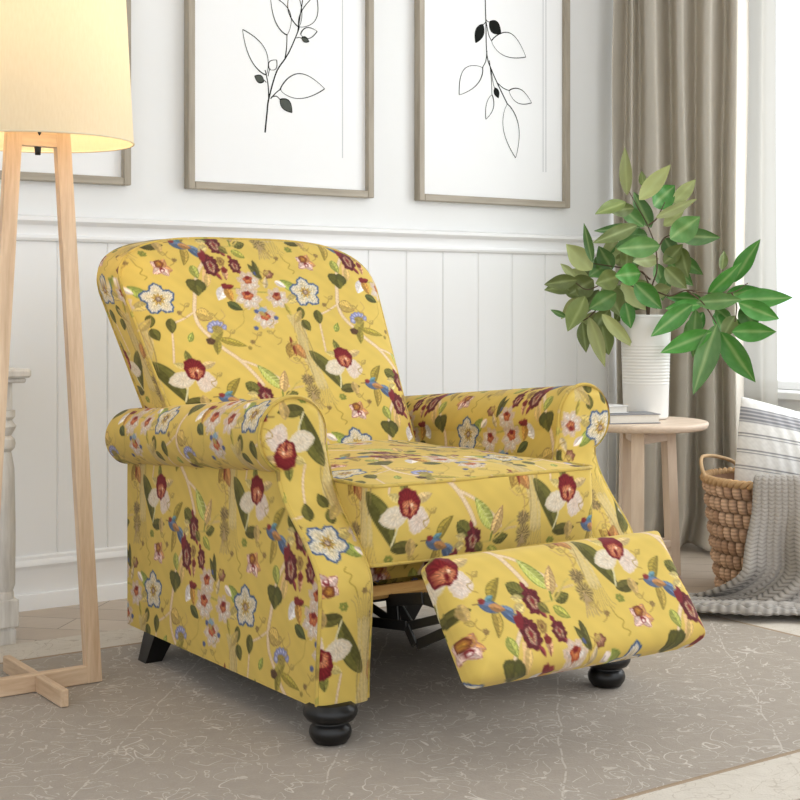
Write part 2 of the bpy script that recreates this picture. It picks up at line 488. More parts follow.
# ------------------------------------------------------------------ curtains
def curtain_y(px, X):
    u = (px - 400) / FPX
    return (X * CT - u * X * ST) / (ST + u * CT)
ctrl = [(606, 3.60), (614, 3.555), (624, 3.650), (631, 3.590), (639, 3.665), (655, 3.565), (671, 3.700), (684, 3.585), (697, 3.705), (711, 3.60), (724, 3.715), (735, 3.62), (747, 3.72)]
plan = [(X, min(curtain_y(px, X), YB - 0.045)) for px, X in ctrl]
plan = spline(np.array(plan), 14)
zs = np.concatenate([np.linspace(0.015, 0.2, 16), np.linspace(0.2, 2.5, 50)[1:]])
P = np.zeros((len(plan), len(zs), 3))
mean = plan.mean(0)
for j, z in enumerate(zs):
    k = 1 - 0.12 * math.sin(z * 2.1) - 0.25 * max(0, (z - 1.7) / 0.8)
    wob = 0.008 * np.sin(z * 3.0 + np.linspace(0, 9, len(plan)))
    q = plan.copy()
    base_x = 3.645
    q[:, 0] = base_x + (plan[:, 0] - base_x) * k + wob
    if z < 0.12:                                   # the hem breaks on the floor
        q[:, 0] -= (0.12 - z) * 0.35 * (0.5 + 0.5 * np.sin(np.linspace(0, 22, len(plan))))
    P[:, j, 0], P[:, j, 1], P[:, j, 2] = q[:, 0], q[:, 1], z
b = MB(); b.grid(P)
cur = b.build('curtain', M['drape'])
sol = cur.modifiers.new('thick', 'SOLIDIFY'); sol.thickness = 0.003
tag(cur, 'floor length beige curtain hanging in deep folds left of the window', 'curtain')
yy = np.linspace(3.345, 3.215, 90)
P = np.zeros((len(yy), 40, 3))
for j, z in enumerate(np.linspace(0.012, 2.5, 40)):
    P[:, j, 0] = 3.765 + 0.016 * np.sin((yy - 3.1) * 75) + 0.006 * np.sin(z * 2 + yy * 20)
    P[:, j, 1] = yy; P[:, j, 2] = z
b = MB(); b.grid(P)
sh = b.build('sheer_curtain', M['sheer'])
tag(sh, 'narrow white sheer curtain between beige curtain and bright window', 'curtain')

# ------------------------------------------------------------------ framed prints
def plane_px(px, py, Y):
    return WY(px, py, Y)
def ribbon(b, pts, wid, Y, mi, closed=False):
    """inked stroke on the paper plane; pts in (x, z); wid per point"""
    pts = np.asarray(pts, float); n = len(pts)
    wid = np.broadcast_to(np.asarray(wid, float), (n,))
    T = np.gradient(pts, axis=0); T /= np.linalg.norm(T, axis=1, keepdims=True) + 1e-9
    N = np.stack([-T[:, 1], T[:, 0]], 1)
    a, c = pts + N * wid[:, None] / 2, pts - N * wid[:, None] / 2
    V = np.zeros((2 * n, 3)); V[0::2, 0], V[0::2, 2] = a[:, 0], a[:, 1]; V[1::2, 0], V[1::2, 2] = c[:, 0], c[:, 1]; V[:, 1] = Y
    b.add(V, [(2 * i, 2 * i + 1, 2 * i + 3, 2 * i + 2) for i in range(n - 1)], mi)
def art_leaf(b, p0, p1, wid, Y, fill=None, bend=0.0, w0=0.004, w1=0.0016):
    p0, p1 = np.array(p0), np.array(p1)
    d = p1 - p0; L = np.linalg.norm(d); d = d / L; n = np.array([-d[1], d[0]])
    t = np.linspace(0, 1, 22)
    h = wid / 2 * np.sin(math.pi * t ** 0.85) ** 0.9
    mid = p0 + np.outer(t * L, d) + np.outer(bend * L * np.sin(math.pi * t), n)
    A, B = mid + h[:, None] * n, mid - h[:, None] * n
    if fill is not None:
        V = np.zeros((44, 3)); V[0::2, 0], V[0::2, 2] = A[:, 0], A[:, 1]; V[1::2, 0], V[1::2, 2] = B[:, 0], B[:, 1]; V[:, 1] = Y
        b.add(V, [(2 * i, 2 * i + 1, 2 * i + 3, 2 * i + 2) for i in range(21)], fill)
    ribbon(b, A, np.linspace(w0, w1, 22), Y - 0.0002, 1); ribbon(b, B, np.linspace(w1, w0 * 0.8, 22), Y - 0.0002, 1)

FZ0, FZ1 = 1.197, 2.12
YFRONT = YB - 0.032
PY = YB - 0.012
def picture(x0, x1, art, label, matx):
    root = thing('picture_frame', ((x0 + x1) / 2, YB, FZ0), label, 'picture', 'botanical prints in champagne frames')
    fw = 0.023
    b = MB()
    b.box((x0, YFRONT, FZ0), (x0 + fw, YB - 0.0005, FZ1), 0, 0.0025); b.box((x1 - fw, YFRONT, FZ0), (x1, YB - 0.0005, FZ1), 0, 0.0025)
    b.box((x0 + fw, YFRONT, FZ0), (x1 - fw, YB - 0.0005, FZ0 + fw), 1, 0.0025); b.box((x0 + fw, YFRONT, FZ1 - fw), (x1 - fw, YB - 0.0005, FZ1), 1, 0.0025)
    b.build('frame', [M['frame'], M['frame_x']], root, False)
    b = MB()
    b.box((x0 + fw - 0.002, PY, FZ0 + fw - 0.002), (x1 - fw + 0.002, YB - 0.002, FZ1 - fw + 0.002), 0)
    for xx in matx:
        ribbon(b, [(xx, FZ0 + 0.125), (xx, FZ1 - 0.125)], 0.0035, PY - 0.0003, 3)
    if art: art(b)
    b.build('print', [M['paper'], M['ink'], M['ink_grey'], M['mat_line']], root, False)
    return root
def pxz(pts, Y=PY):
    return np.array([plane_px(a, c, Y)[[0, 2]] for a, c in pts])
def strokes(b, origin, sc, lines, leaves):
    f = lambda p: pxz([(origin[0] + p[0] / sc, origin[1] + p[1] / sc)])[0]
    for pts, w0, w1 in lines:
        q = spline(np.array([f(p) for p in pts]), 8)
        ribbon(b, q, np.linspace(w0, w1, len(q)), PY - 0.0004, 1)
    for p0, p1, wid, fill, bend in leaves:
        art_leaf(b, f(p0), f(p1), wid, PY - 0.0006, fill, bend)
def art_mid(b):
    L = [([(340, 530), (348, 450), (355, 395), (385, 290), (420, 235), (440, 200), (470, 130), (478, 105)], 0.0055, 0.0035),
         ([(355, 395), (352, 340), (345, 300), (340, 280)], 0.004, 0.003),
         ([(362, 395), (385, 370), (405, 355)], 0.0035, 0.003), ([(365, 388), (385, 385), (400, 398)], 0.003, 0.003),
         ([(420, 235), (426, 190), (428, 140)], 0.004, 0.003), ([(470, 130), (500, -60), (520, -180), (525, -300)], 0.0035, 0.003),
         ([(345, 330), (335, 320), (322, 318)], 0.003, 0.002), ([(352, 305), (356, 285), (362, 275)], 0.003, 0.002), ([(465, 152), (478, 150), (488, 155)], 0.003, 0.002)]
    V = [((345, 300), (250, 118), 0.062, None, -0.05), ((400, 358), (578, 355), 0.078, None, 0.06), ((428, 140), (362, -20), 0.062, None, -0.08),
         ((476, 108), (545, -20), 0.055, None, -0.08), ((474, 108), (455, -60), 0.05, None, 0.05), ((482, 138), (548, 125), 0.034, None, 0.0), ((358, 278), (386, 240), 0.03, None, 0.0),
         ((335, 325), (298, 305), 0.024, 2, 0.0), ((400, 398), (448, 450), 0.034, 2, 0.05), ((486, 152), (516, 166), 0.017, 2, 0.0),
         ((522, -190), (470, -330), 0.07, None, 0.05), ((522, -190), (590, -300), 0.06, None, 0.0)]
    strokes(b, (180, 0), 4.0, L, V)
def art_right(b):
    s = 3.636
    L = [([(314, -205), (312, -120), (310, 0), (312, 80), (316, 200), (335, 260), (362, 320), (390, 378)], 0.004, 0.0045),
         ([(316, 185), (312, 220), (300, 246)], 0.004, 0.003), ([(325, 220), (332, 290), (334, 345)], 0.003, 0.0025),
         ([(330, 250), (338, 300), (345, 325)], 0.003, 0.002), ([(352, 300), (375, 320), (398, 330)], 0.0035, 0.003),
         ([(312, 75), (322, 125), (332, 148)], 0.0035, 0.003), ([(312, 70), (318, 78), (325, 80)], 0.003, 0.002), ([(312, 80), (304, 88), (298, 92)], 0.003, 0.002)]
    V = [((300, 246), (215, 345), 0.072, None, -0.08), ((332, 148), (457, 207), 0.085, None, 0.08), ((396, 330), (478, 374), 0.05, None, 0.0),
         ((390, 378), (420, 574), 0.07, None, 0.0), ((334, 345), (312, 434), 0.032, None, 0.03), ((344, 320), (358, 356), 0.022, 1, 0.0),
         ((325, 80), (367, 122), 0.045, 1, 0.0), ((300, 88), (275, 156), 0.036, 1, 0.0), ((312, -60), (380, -180), 0.06, None, 0.0), ((312, -100), (240, -200), 0.06, None, 0.0)]
    strokes(b, (400, 0), s, L, V)
def art_left(b):
    c = 1.376
    for z0, dx in ((1.75, 0.09), (1.85, -0.09), (1.92, 0.06)):
        art_leaf(b, (c, z0), (c + dx, z0 + 0.12), 0.05, PY - 0.0006)
    ribbon(b, spline(np.array([(c, 1.62), (c + 0.01, 1.75), (c, 1.95)]), 8), 0.004, PY - 0.0004, 1)
PW = 0.665
mid0 = plane_px(188.5, 187, YFRONT)[0]
rt0 = plane_px(419.5, 202, YFRONT)[0]
lf1 = plane_px(131.5, 181, YFRONT)[0]
picture(lf1 - PW, lf1, art_left, 'framed print partly hidden behind the lit lamp shade', [])
picture(mid0, mid0 + PW, art_mid, 'champagne framed ink twig print, leaves reaching upward, above the armchair back', [plane_px(342.5, 100, PY)[0]])
picture(rt0, rt0 + PW, art_right, 'champagne framed ink twig print, leaves hanging downward, nearest the beige curtain', [plane_px(543, 100, PY)[0], plane_px(545, 100, PY)[0] + 0.004])

# ------------------------------------------------------------------ floral dye, drawn in centimetres on a repeating tile
TU, TV = 41.5, 44.0
def lnoise(u, v, k=1.0, s=0.0):
    return (np.sin(u * 1.9 * k + 1.3 * np.sin(v * 1.1 * k + s) + s) + np.sin(v * 2.3 * k + 1.7 * np.sin(u * 0.9 * k + s * 2)) + np.sin((u + v) * 3.1 * k + s)) / 3
class Dye:
    ku, kv = 1.0, 1.0
    def __init__(s, uv):
        s.u, s.v = uv[..., 0].ravel() * 100.0, uv[..., 1].ravel() * 100.0
        n = len(s.u)
        s.c = np.empty((n, 3)); s.c[:] = np.array([213, 184, 94]) / 255.0
        s.c *= (1 + 0.02 * lnoise(s.u, s.v, 0.5))[:, None]
    def loc(s, cx, cy, R):
        du = (s.u - cx + TU / 2) % TU - TU / 2
        dv = (s.v - cy + TV / 2) % TV - TV / 2
        i = np.nonzero((np.abs(du) < R) & (np.abs(dv) < R))[0]
        return i, du[i], dv[i]
    def put(s, i, m, c):
        m = np.clip(m, 0, 1)[:, None]
        s.c[i] = s.c[i] * (1 - m) + (np.asarray(c, float) / 255.0) * m
    def leaf(s, x0, y0, x1, y1, w, c, vein=None, edge=None, a=1.0, bend=0.0):
        w = w * 1.15
        x0, x1, y0, y1 = x0 * s.ku, x1 * s.ku, y0 * s.kv, y1 * s.kv
        L = math.hypot(x1 - x0, y1 - y0); cx, cy = (x0 + x1) / 2, (y0 + y1) / 2
        i, u, v = s.loc(cx, cy, L / 2 + w)
        if not len(i): return
        dx, dy = (x1 - x0) / L, (y1 - y0) / L
        t = ((u * dx + v * dy) / L + 0.5); q = -u * dy + v * dx
        tc = np.clip(t, 0, 1)
        q = q - bend * L * np.sin(math.pi * tc)
        h = w / 2 * np.sin(math.pi * tc ** 0.8) ** 0.8
        d = np.abs(q) - h
        d = np.where((t < 0) | (t > 1), 1.0, d)
        m = np.clip(0.5 - d / 0.22, 0, 1) * a
        sh = 1 + 0.10 * lnoise(u * 2, v * 2) + 0.10 * np.sign(q)
        s.put(i, m, np.clip(np.asarray(c, float)[None, :] * sh[:, None], 0, 255))
        if edge is not None:
            s.put(i, m * np.clip(1 - np.abs(d + 0.15) / 0.2, 0, 1), edge)
        if vein is not None:
            vm = np.clip(1 - np.abs(q) / 0.13, 0, 1)
            side = np.clip(1 - np.abs(((t * L + np.abs(q) * 0.8) % 0.9) - 0.45) / 0.16, 0, 1) * 0.7
            s.put(i, m * np.maximum(vm, side), vein)
    def blob(s, cx, cy, rx, ry, c, rot=0.0, wob=0.12, n=5, streak=0.0, c2=None, soft=0.25, a=1.0, edge=None, ph=0.0):
        rx, ry = rx * 1.08, ry * 1.08
        cx, cy = cx * s.ku, cy * s.kv
        i, u, v = s.loc(cx, cy, max(rx, ry) * 1.4 + 0.4)
        if not len(i): return
        cr, sr = math.cos(rot), math.sin(rot)
        x, y = (u * cr + v * sr) / rx, (-u * sr + v * cr) / ry
        r = np.hypot(x, y); an = np.arctan2(y, x)
        R = 1 + 0.55 * wob * np.cos(n * an + ph) + 0.05 * np.sin(3 * an + 1 + ph) + 0.022 * np.sin(11 * an + ph * 3) + 0.04 * lnoise(u * 3, v * 3)
        d = (r - R) * min(rx, ry)
        m = np.clip(0.5 - d / soft, 0, 1) * a
        cc = np.asarray(c, float)[None, :] * np.ones((len(i), 1))
        if c2 is not None:
            k = np.clip(r / R, 0, 1)[:, None] ** 1.5
            cc = np.asarray(c2, float)[None, :] * (1 - k) + cc * k
        if streak:
            cc = cc * (1 - streak * (0.5 + 0.5 * np.cos(an * 17 + 2 * r)))[:, None]
        cc = cc * (1 + 0.06 * lnoise(u * 2.5, v * 2.5))[:, None]
        s.put(i, m, np.clip(cc, 0, 255))
        if edge is not None:
            s.put(i, m * np.clip(1 - np.abs(d + 0.28) / 0.4, 0, 1), edge)
    def line(s, pts, w, c, a=1.0, w1=None):
        pts = spline(np.array(pts, float) * np.array([s.ku, s.kv]), 6)
        w1 = w if w1 is None else w1
        for k in range(len(pts) - 1):
            p, q = pts[k], pts[k + 1]
            ww = w + (w1 - w) * k / len(pts)
            L = math.hypot(*(q - p)) + 1e-6
            i, u, v = s.loc((p[0] + q[0]) / 2, (p[1] + q[1]) / 2, L / 2 + ww)
            if not len(i): continue
            dx, dy = (q - p) / L
            t = np.clip(u * dx + v * dy, -L / 2, L / 2)
            d = np.hypot(u - t * dx, v - t * dy) - ww / 2
            sh = 1 + 0.07 * lnoise(u * 3, v * 3, 1.0, k)
            s.put(i, np.clip(0.5 - d / 0.2, 0, 1) * a, np.asarray(c, float)[None, :] * sh[:, None])
    def floret(s, x, y, k=1.0, rot=0.0, core=(178, 74, 48)):
        Wt = (238, 226, 214); E = (206, 178, 150)
        for a in (195, 250, 300, 345, 90, 140, 40):
            A = math.radians(a) + rot
            s.blob(x + 1.7 * k * math.cos(A), y + 1.7 * k * math.sin(A), 1.5 * k, 1.0 * k, Wt if a > 150 else (222, 200, 184), A, 0.14, 6, 0.2, edge=E, ph=a)
        s.blob(x, y + 0.5 * k, 1.25 * k, 1.1 * k, core, rot, 0.2, 5, 0.2, c2=(228, 150, 92))
        s.blob(x + 0.1, y + 1.1 * k, 0.7 * k, 0.5 * k, (122, 36, 34), rot)
    def rednose(s, x, y, rx, ry, rot=0.0):
        for k in range(5):
            A = 2 * math.pi * k / 5 + 0.4 + rot
            s.blob(x + 0.6 * rx * math.cos(A), y + 0.62 * ry * math.sin(A), rx * 0.55, ry * 0.5, (126, 48, 54) if k % 2 else (110, 40, 46), A, 0.3, 5, 0.35, ph=k, edge=(94, 36, 40))
        s.leaf(x - 0.3 * rx, y + 0.9 * ry, x - 0.7 * rx, y + 1.5 * ry, 0.9, (122, 46, 52)); s.leaf(x + 0.5 * rx, y - 0.7 * ry, x + 1.1 * rx, y - 1.35 * ry, 0.9, (130, 54, 58))
        s.blob(x, y - 0.1 * ry, rx * 0.5, ry * 0.55, (206, 158, 140), rot, 0.15, 5, 0.35, c2=(186, 150, 96))
        s.line([(x, y + 0.4 * ry), (x + 0.1, y - 0.5 * ry)], 0.25, (126, 56, 56), 0.8)
        s.blob(x, y, rx * 0.22, ry * 0.22, (128, 44, 48), rot)
    def paint(s):
        PALE, TAN, TAUPE, OLV, DK = (226, 204, 158), (190, 156, 98), (172, 146, 104), (98, 94, 44), (80, 76, 40)
        GRN, GV = (176, 180, 92), (116, 128, 56)
        # ghostly trunk and dry grasses
        for k, (dx, ww) in enumerate(((0, 1.3), (1.2, 0.8), (-1.0, 0.7))):
            s.line([(-10.5 + dx, 13), (-9.3 + dx, 8), (-10.4 + dx, 3), (-9.6 + dx, -3), (-9.2 + dx, -8)], ww, (208, 186, 128), 0.85)
        s.line([(-8.4, 10), (-8.0, 4), (-8.6, -2)], 0.25, (150, 128, 80), 0.7); s.line([(-11.2, 7), (-10.4, 0), (-10.8, -6)], 0.25, (150, 128, 80), 0.6)
        s.blob(-12.6, -5.4, 1.5, 1.4, (160, 136, 92), 0, 0.25, 11, 0.4, soft=0.5, a=0.9)
        s.blob(-12.4, -9.0, 1.7, 2.2, (184, 158, 100), 0, 0.2, 7, 0.45, soft=0.6, a=0.9)
        for k in range(6):
            s.line([(-12.6, -9), (-14.2 + 0.75 * k, -13.8 + 0.3 * (k % 2))], 0.3, TAUPE, 0.75)
        s.line([(-14.5, -7), (-17.5, -7.4), (-19.5, -8.6)], 0.5, (206, 178, 124), 0.9)
        s.line([(-12.6, -5), (-12.2, -2), (-13.2, 1)], 0.3, TAN, 0.8)
        # branches
        br = (224, 200, 164); bs = (188, 150, 112)
        for off, ww, c in ((0.22, 1.05, bs), (0, 0.85, br)):
            s.line([(11.5, 30.6), (9.0, 27.5), (7.0, 24)], ww * 0.9, c)
            s.line([(7.0, 24), (5.8, 19.6), (4.6, 15.4), (4.8, 11.6), (7.2, 7.6), (9.4, 4.6), (12.2, 1.6), (14.8, -2.6), (16.2, -5.6)], ww, c)
            s.line([(12.2, 1.6), (16.5, -0.6), (21.5, -4.6), (23.0, -6.6)], ww * 0.65, c)
            s.line([(4.6, 15.6), (1.0, 13.8), (-2.4, 12.6)], ww * 0.5, c)
            s.line([(-2.8, 10.4), (-3.6, 6.0), (-4.4, 2.0)], ww * 0.5, c)
        s.leaf(4.8, 15.6, 9.2, 13.6, 3.4, (206, 176, 96), (166, 130, 74), (136, 104, 62), 0.95)
        s.line([(10.4, 12.6), (12.4, 14.0), (11.8, 16)], 0.22, TAN, 0.8)
        # orchid with olive sheath
        s.leaf(-9.0, 2.6, -3.4, -9.2, 3.3, OLV, None, DK, bend=0.05)
        s.leaf(-4.2, -8.9, 2.0, -8.6, 2.3, (92, 86, 42), None, DK)
        s.line([(-4.0, -8.4), (-3.0, -5.6), (-2.6, -3.4)], 0.4, (214, 204, 160))
        s.leaf(1.6, 0.3, 5.8, 1.4, 1.7, (208, 182, 128), (170, 140, 96)); s.leaf(-1.8, 0.6, -4.6, 1.8, 1.5, (206, 186, 120), (170, 150, 90))
        s.leaf(-0.6, 1.6, -0.9, 5.2, 1.6, (128, 124, 60), DK)
        s.blob(-3.3, -2.6, 3.0, 1.9, (238, 229, 212), 0.25, 0.1, 4, 0.1, c2=(226, 208, 180), edge=(214, 196, 166)); s.blob(1.9, -3.5, 2.2, 2.5, (238, 226, 214), -0.3, 0.1, 4, 0.1, c2=(224, 200, 180), edge=(214, 190, 166))
        s.blob(0, 0, 2.35, 2.7, (134, 36, 40), 0, 0.07, 8, 0.22, edge=(104, 26, 34)); s.blob(0.05, -1.0, 1.55, 1.45, (208, 112, 78), 0, 0.15, 5, 0.35, c2=(238, 168, 122))
        s.blob(0, -1.5, 0.35, 0.8, (110, 24, 30)); s.blob(0.6, -0.5, 0.25, 0.3, (246, 214, 180))
        # swallow
        s.ku, s.kv = 0.90, 1.11
        s.leaf(7.2, -7.4, 11.8, -3.0, 2.1, (166, 144, 62), (120, 108, 50), (126, 110, 50), bend=0.10); s.leaf(7.6, -8.0, 6.0, -13.4, 2.0, (180, 152, 74), (134, 116, 56), (132, 116, 50), bend=0.08)
        s.leaf(9.0, -8.2, 12.2, -11.8, 1.5, (92, 108, 136), (68, 82, 112), (76, 90, 120)); s.leaf(9.0, -8.1, 13.2, -10.0, 1.4, (104, 122, 148), (76, 92, 122))
        s.leaf(4.2, -7.0, 10.0, -8.7, 2.3, (96, 112, 140), None, (74, 88, 120)); s.leaf(6.6, -7.7, 10.4, -8.8, 1.5, (172, 124, 78)); s.leaf(6.2, -6.8, 8.6, -6.0, 1.0, (98, 136, 146))
        s.blob(5.3, -6.7, 0.7, 0.55, (134, 52, 48)); s.line([(4.5, -7.0), (2.9, -7.0)], 0.18, (130, 104, 60))
        s.leaf(0.2, -6.4, 0.6, -10.0, 2.0, (196, 164, 100), TAUPE, TAN, 0.85)
        # leafy spray with dark bud
        s.leaf(23.3, -6.4, 18.2, -0.2, 2.7, GRN, (222, 220, 150), GV); s.leaf(23.2, -7.4, 26.0, -2.0, 2.2, (216, 184, 122), (150, 112, 76), (176, 140, 92))
        s.leaf(23.6, -8.6, 27.8, -7.8, 2.1, OLV, (134, 128, 66), DK); s.leaf(22.4, -9.6, 25.8, -12.0, 1.9, (182, 174, 84), GV, GV)
        s.line([(20.5, -8.6), (24, -8.2), (28, -5.6), (29.5, -5.0)], 0.4, (196, 172, 92)); s.line([(22.8, -8.4), (23.2, -6.8)], 0.35, GV)
        s.leaf(12.8, -4.4, 17.4, -7.2, 2.8, OLV, (130, 128, 66), DK); s.leaf(15.2, -8.4, 12.0, -9.6, 1.9, (214, 196, 128), TAUPE, TAN); s.leaf(15.6, -7.4, 12.6, -6.8, 1.4, (206, 188, 120), TAUPE, None)
        s.rednose(17.8, -8.0, 1.8, 2.5, 0.25); s.leaf(18.9, -8.6, 20.9, -10.6, 1.8, (128, 116, 60), DK)
        # red blossoms under it
        s.rednose(14.2, -13.6, 1.9, 3.0, 0.1); s.blob(12.4, -11.2, 0.9, 1.3, (122, 40, 46)); s.rednose(21.6, -13.9, 1.4, 2.0, 0.35)
        s.blob(17.7, -12.6, 1.0, 1.3, (202, 170, 92), 0, 0.1, 6, 0.2, edge=(140, 108, 60)); s.blob(17.7, -12.6, 0.35, 0.5, (120, 84, 50))
        s.leaf(18.0, -13.8, 17.6, -17.8, 1.5, (202, 158, 118), (126, 56, 46)); s.blob(17.9, -15.0, 0.8, 0.8, (120, 44, 40))
        s.leaf(8.2, -13.4, 9.0, -17.0, 2.2, (174, 172, 88), (120, 130, 60), GV); s.line([(11.6, -15), (10.8, -17.4), (9.6, -19.2)], 0.9, (222, 184, 130)); s.leaf(12.4, -15.8, 11.2, -19.4, 1.7, (218, 186, 120), TAN, TAN, 0.9)
        s.ku, s.kv = 1.0, 1.0
        # small orchid
        for a in (-20, 60, 140, 215, 300):
            A = math.radians(a); s.leaf(-0.9, -15.3, -0.9 + 3.1 * math.cos(A), -15.3 + 2.9 * math.sin(A), 2.0, (224, 196, 182) if a > 100 else (206, 150, 84), (184, 140, 130), (170, 110, 90))
        s.blob(-1.2, -14.2, 1.1, 1.1, (108, 44, 38), 0, 0.1, 5, 0.2, c2=(206, 148, 60)); s.blob(-0.8, -16.0, 0.6, 0.6, (128, 40, 44)); s.blob(-0.8, -16.2, 0.3, 0.3, (244, 224, 214))
        s.line([(-7.6, -12.4), (-7.0, -14.4), (-5.8, -15.6), (-6.6, -16.8), (-5.2, -17.8), (-5.9, -18.6)], 0.25, (170, 144, 62), 0.9)
        s.line([(-4.9, -10.6), (-3.6, -11.6)], 0.4, GV); s.blob(-4.4, -11.0, 0.9, 0.8, (186, 170, 80), 0, 0.2, 6, 0.3, edge=GV)
        # blue-rimmed blossom
        s.leaf(-6.4, -24.0, -10.4, -20.2, 2.5, (168, 176, 88), (108, 122, 52), GV); s.leaf(-6.2, -25.2, -10.8, -27.0, 2.4, (204, 182, 110), (160, 138, 80), TAUPE)
        for a in (18, 90, 162, 234, 306):
            A = math.radians(a)
            s.blob(-3.9 + 2.45 * math.cos(A), -24.3 + 2.45 * math.sin(A), 1.95, 1.85, (70, 96, 142), A, 0.08, 7, 0.2)
        for a in (18, 90, 162, 234, 306):
            A = math.radians(a)
            s.blob(-3.9 + 2.2 * math.cos(A), -24.3 + 2.2 * math.sin(A), 1.75, 1.45, (236, 228, 212), A, 0.1, 9, 0.22, c2=(236, 218, 176))
        s.blob(-3.9, -24.3, 1.35, 1.35, (222, 184, 96), 0, 0.4, 9, 0.35); s.blob(-3.9, -24.3, 0.7, 0.7, (118, 76, 66), 0, 0.3, 6, 0.3, c2=(230, 214, 190))
        s.leaf(-7.0, -28.6, -7.6, -32.2, 2.0, OLV, None, DK); s.leaf(-7.5, -32.4, -6.4, -35.8, 2.3, OLV, None, DK); s.leaf(-2.3, -29.8, -2.9, -34.0, 2.3, OLV, None, DK)
        # heart leaf
        s.blob(6.2, -20.6, 1.5, 1.7, OLV, 0.3, 0.08, 3, 0.05, edge=DK); s.blob(8.1, -21.1, 1.45, 1.8, (92, 92, 46), -0.2, 0.08, 3, 0.05, edge=DK); s.leaf(7.1, -20.8, 7.0, -23.9, 2.3, OLV)
        # white cluster
        s.line([(16, -22), (20, -23), (23, -28)], 0.5, (176, 160, 80)); s.line([(20, -23), (27, -24)], 0.45, (176, 160, 80))
        s.leaf(14.2, -26.2, 17.8, -28.6, 2.1, (86, 90, 50), None, DK); s.leaf(25.8, -20.0, 23.2, -15.0, 1.6, (100, 96, 50), DK, DK)
        s.floret(21.8, -20.3, 0.95, 0.4, (172, 70, 40)); s.floret(20.4, -25.0, 1.1, 0.0); s.floret(28.6, -25.6, 0.95, 0.7, (150, 66, 50)); s.floret(23.4, -31.2, 1.0, -0.2, (186, 66, 44))
        s.leaf(14.8, -21.6, 12.0, -25.4, 2.6, (236, 228, 224), (206, 190, 180)); s.leaf(15.0, -21.6, 15.8, -26.0, 2.1, (196, 148, 70), (150, 100, 52)); s.leaf(15.0, -21.8, 17.4, -21.4, 1.3, (122, 42, 40)); s.blob(14.9, -21.4, 0.9, 0.8, (122, 44, 42))
        s.blob(28.2, -18.4, 1.3, 1.2, (112, 62, 44), 0, 0.2, 6, 0.2, c2=(200, 150, 118)); s.leaf(26.0, -22.6, 27.2, -19.2, 1.3, (196, 176, 140), None)
        for x, y in ((21.4, -29.2), (19.8, -34.0), (26.4, -31.4), (24.6, -18.0)):
            s.blob(x, y, 0.6, 0.55, (84, 92, 134))
        s.blob(23.2, -29.0, 1.0, 0.8, (136, 160, 176), 0, 0.2, 4); s.leaf(30.2, -27.4, 31.2, -31.2, 1.0, (170, 152, 70), None)
        s.leaf(25.0, -14.0, 25.4, -20.0, 1.3, (96, 92, 48), DK, DK); s.leaf(29.4, -20.6, 32.2, -22.6, 1.5, (232, 214, 204), None)
        # hummingbird sipping
        s.leaf(8.6, 7.8, 15.6, 5.2, 1.8, (176, 158, 66), (132, 118, 52), (140, 124, 54)); s.leaf(8.4, 8.0, 7.0, 3.4, 1.9, (150, 136, 60), (116, 104, 50)); s.leaf(6.4, 7.0, 10.6, 9.8, 2.0, (158, 142, 66), None)
        s.blob(6.4, 7.2, 1.1, 0.9, (98, 70, 48), 0, 0.1, 5, 0.2)
        for k in range(7):
            A = math.radians(20 + 27 * k)
            s.blob(9.3 + 2.0 * math.cos(A), 10.4 + 1.7 * math.sin(A), 0.72, 0.8, (102, 104, 158), A, 0.1, 4, c2=(200, 200, 220))
        s.blob(9.2, 10.4, 1.3, 1.0, (170, 150, 80), 0, 0.1, 5, 0.2)
        # rust moth and tendrils
        s.leaf(-12.8, 5.0, -10.8, 0.4, 2.6, (190, 136, 78), (158, 102, 60), (150, 104, 62)); s.leaf(-13.2, 5.2, -15.4, 1.0, 2.4, (178, 146, 70), (130, 100, 50), (140, 110, 56)); s.leaf(-13.0, 7.0, -13.2, 1.2, 0.9, (130, 60, 40))
        s.line([(-16, 1), (-14, -0.6), (-11.4, -0.4), (-10.4, -1.6)], 0.22, TAN, 0.8); s.line([(14.2, 10), (17, 12), (17.8, 15), (19.6, 16)], 0.22, (186, 158, 76), 0.8)
        s.leaf(31.5, -33, 34.5, -29.6, 1.8, (190, 166, 92), TAN, TAUPE, 0.9); s.line([(30.4, -36), (31.5, -33), (33, -38)], 0.25, TAN, 0.8)
        for k, (x, y) in enumerate(((2.4, -12.2), (-15.4, -19.0), (-17.0, -31.0), (1.4, -27.4), (10.6, -30.6), (27.4, 4.0), (31.4, -12.6), (4.0, -3.0), (-16.6, -36.5), (18.4, -36.8), (29.6, -0.6), (11.4, 8.4))):
            r_ = 1 if k % 2 else -1
            s.line([(x, y + 1.6), (x + 0.9 * r_, y + 0.6), (x + 0.2 * r_, y - 0.5), (x - 0.9 * r_, y - 0.9), (x - 0.4 * r_, y - 2.0), (x + 0.8 * r_, y - 2.6)], 0.2, (168, 138, 70), 0.75)
            s.leaf(x + 0.9 * r_, y + 0.6, x + 2.6 * r_, y + 1.6, 1.1, (200, 174, 96), (160, 136, 70), (160, 132, 72), 0.8)
            if k % 3 == 0: s.blob(x - 0.9 * r_, y - 1.0, 0.6, 0.55, (178, 150, 96), 0, 0.25, 6, 0.4, edge=(140, 112, 64))
        for k in range(9):
            s.line([(-10.6 + 0.35 * k, -8 + 0.4 * (k % 3)), (-11.0 + 0.5 * k, -11 - 0.5 * (k % 2)), (-11.6 + 0.7 * k, -13.6 + 0.7 * (k % 3))], 0.18, (168, 144, 90), 0.55)
            s.line([(-11.4 + 0.42 * k, 12.5), (-10.6 + 0.3 * k, 6 + k % 3), (-11.2 + 0.4 * k, 0)], 0.14, (170, 148, 96), 0.5)
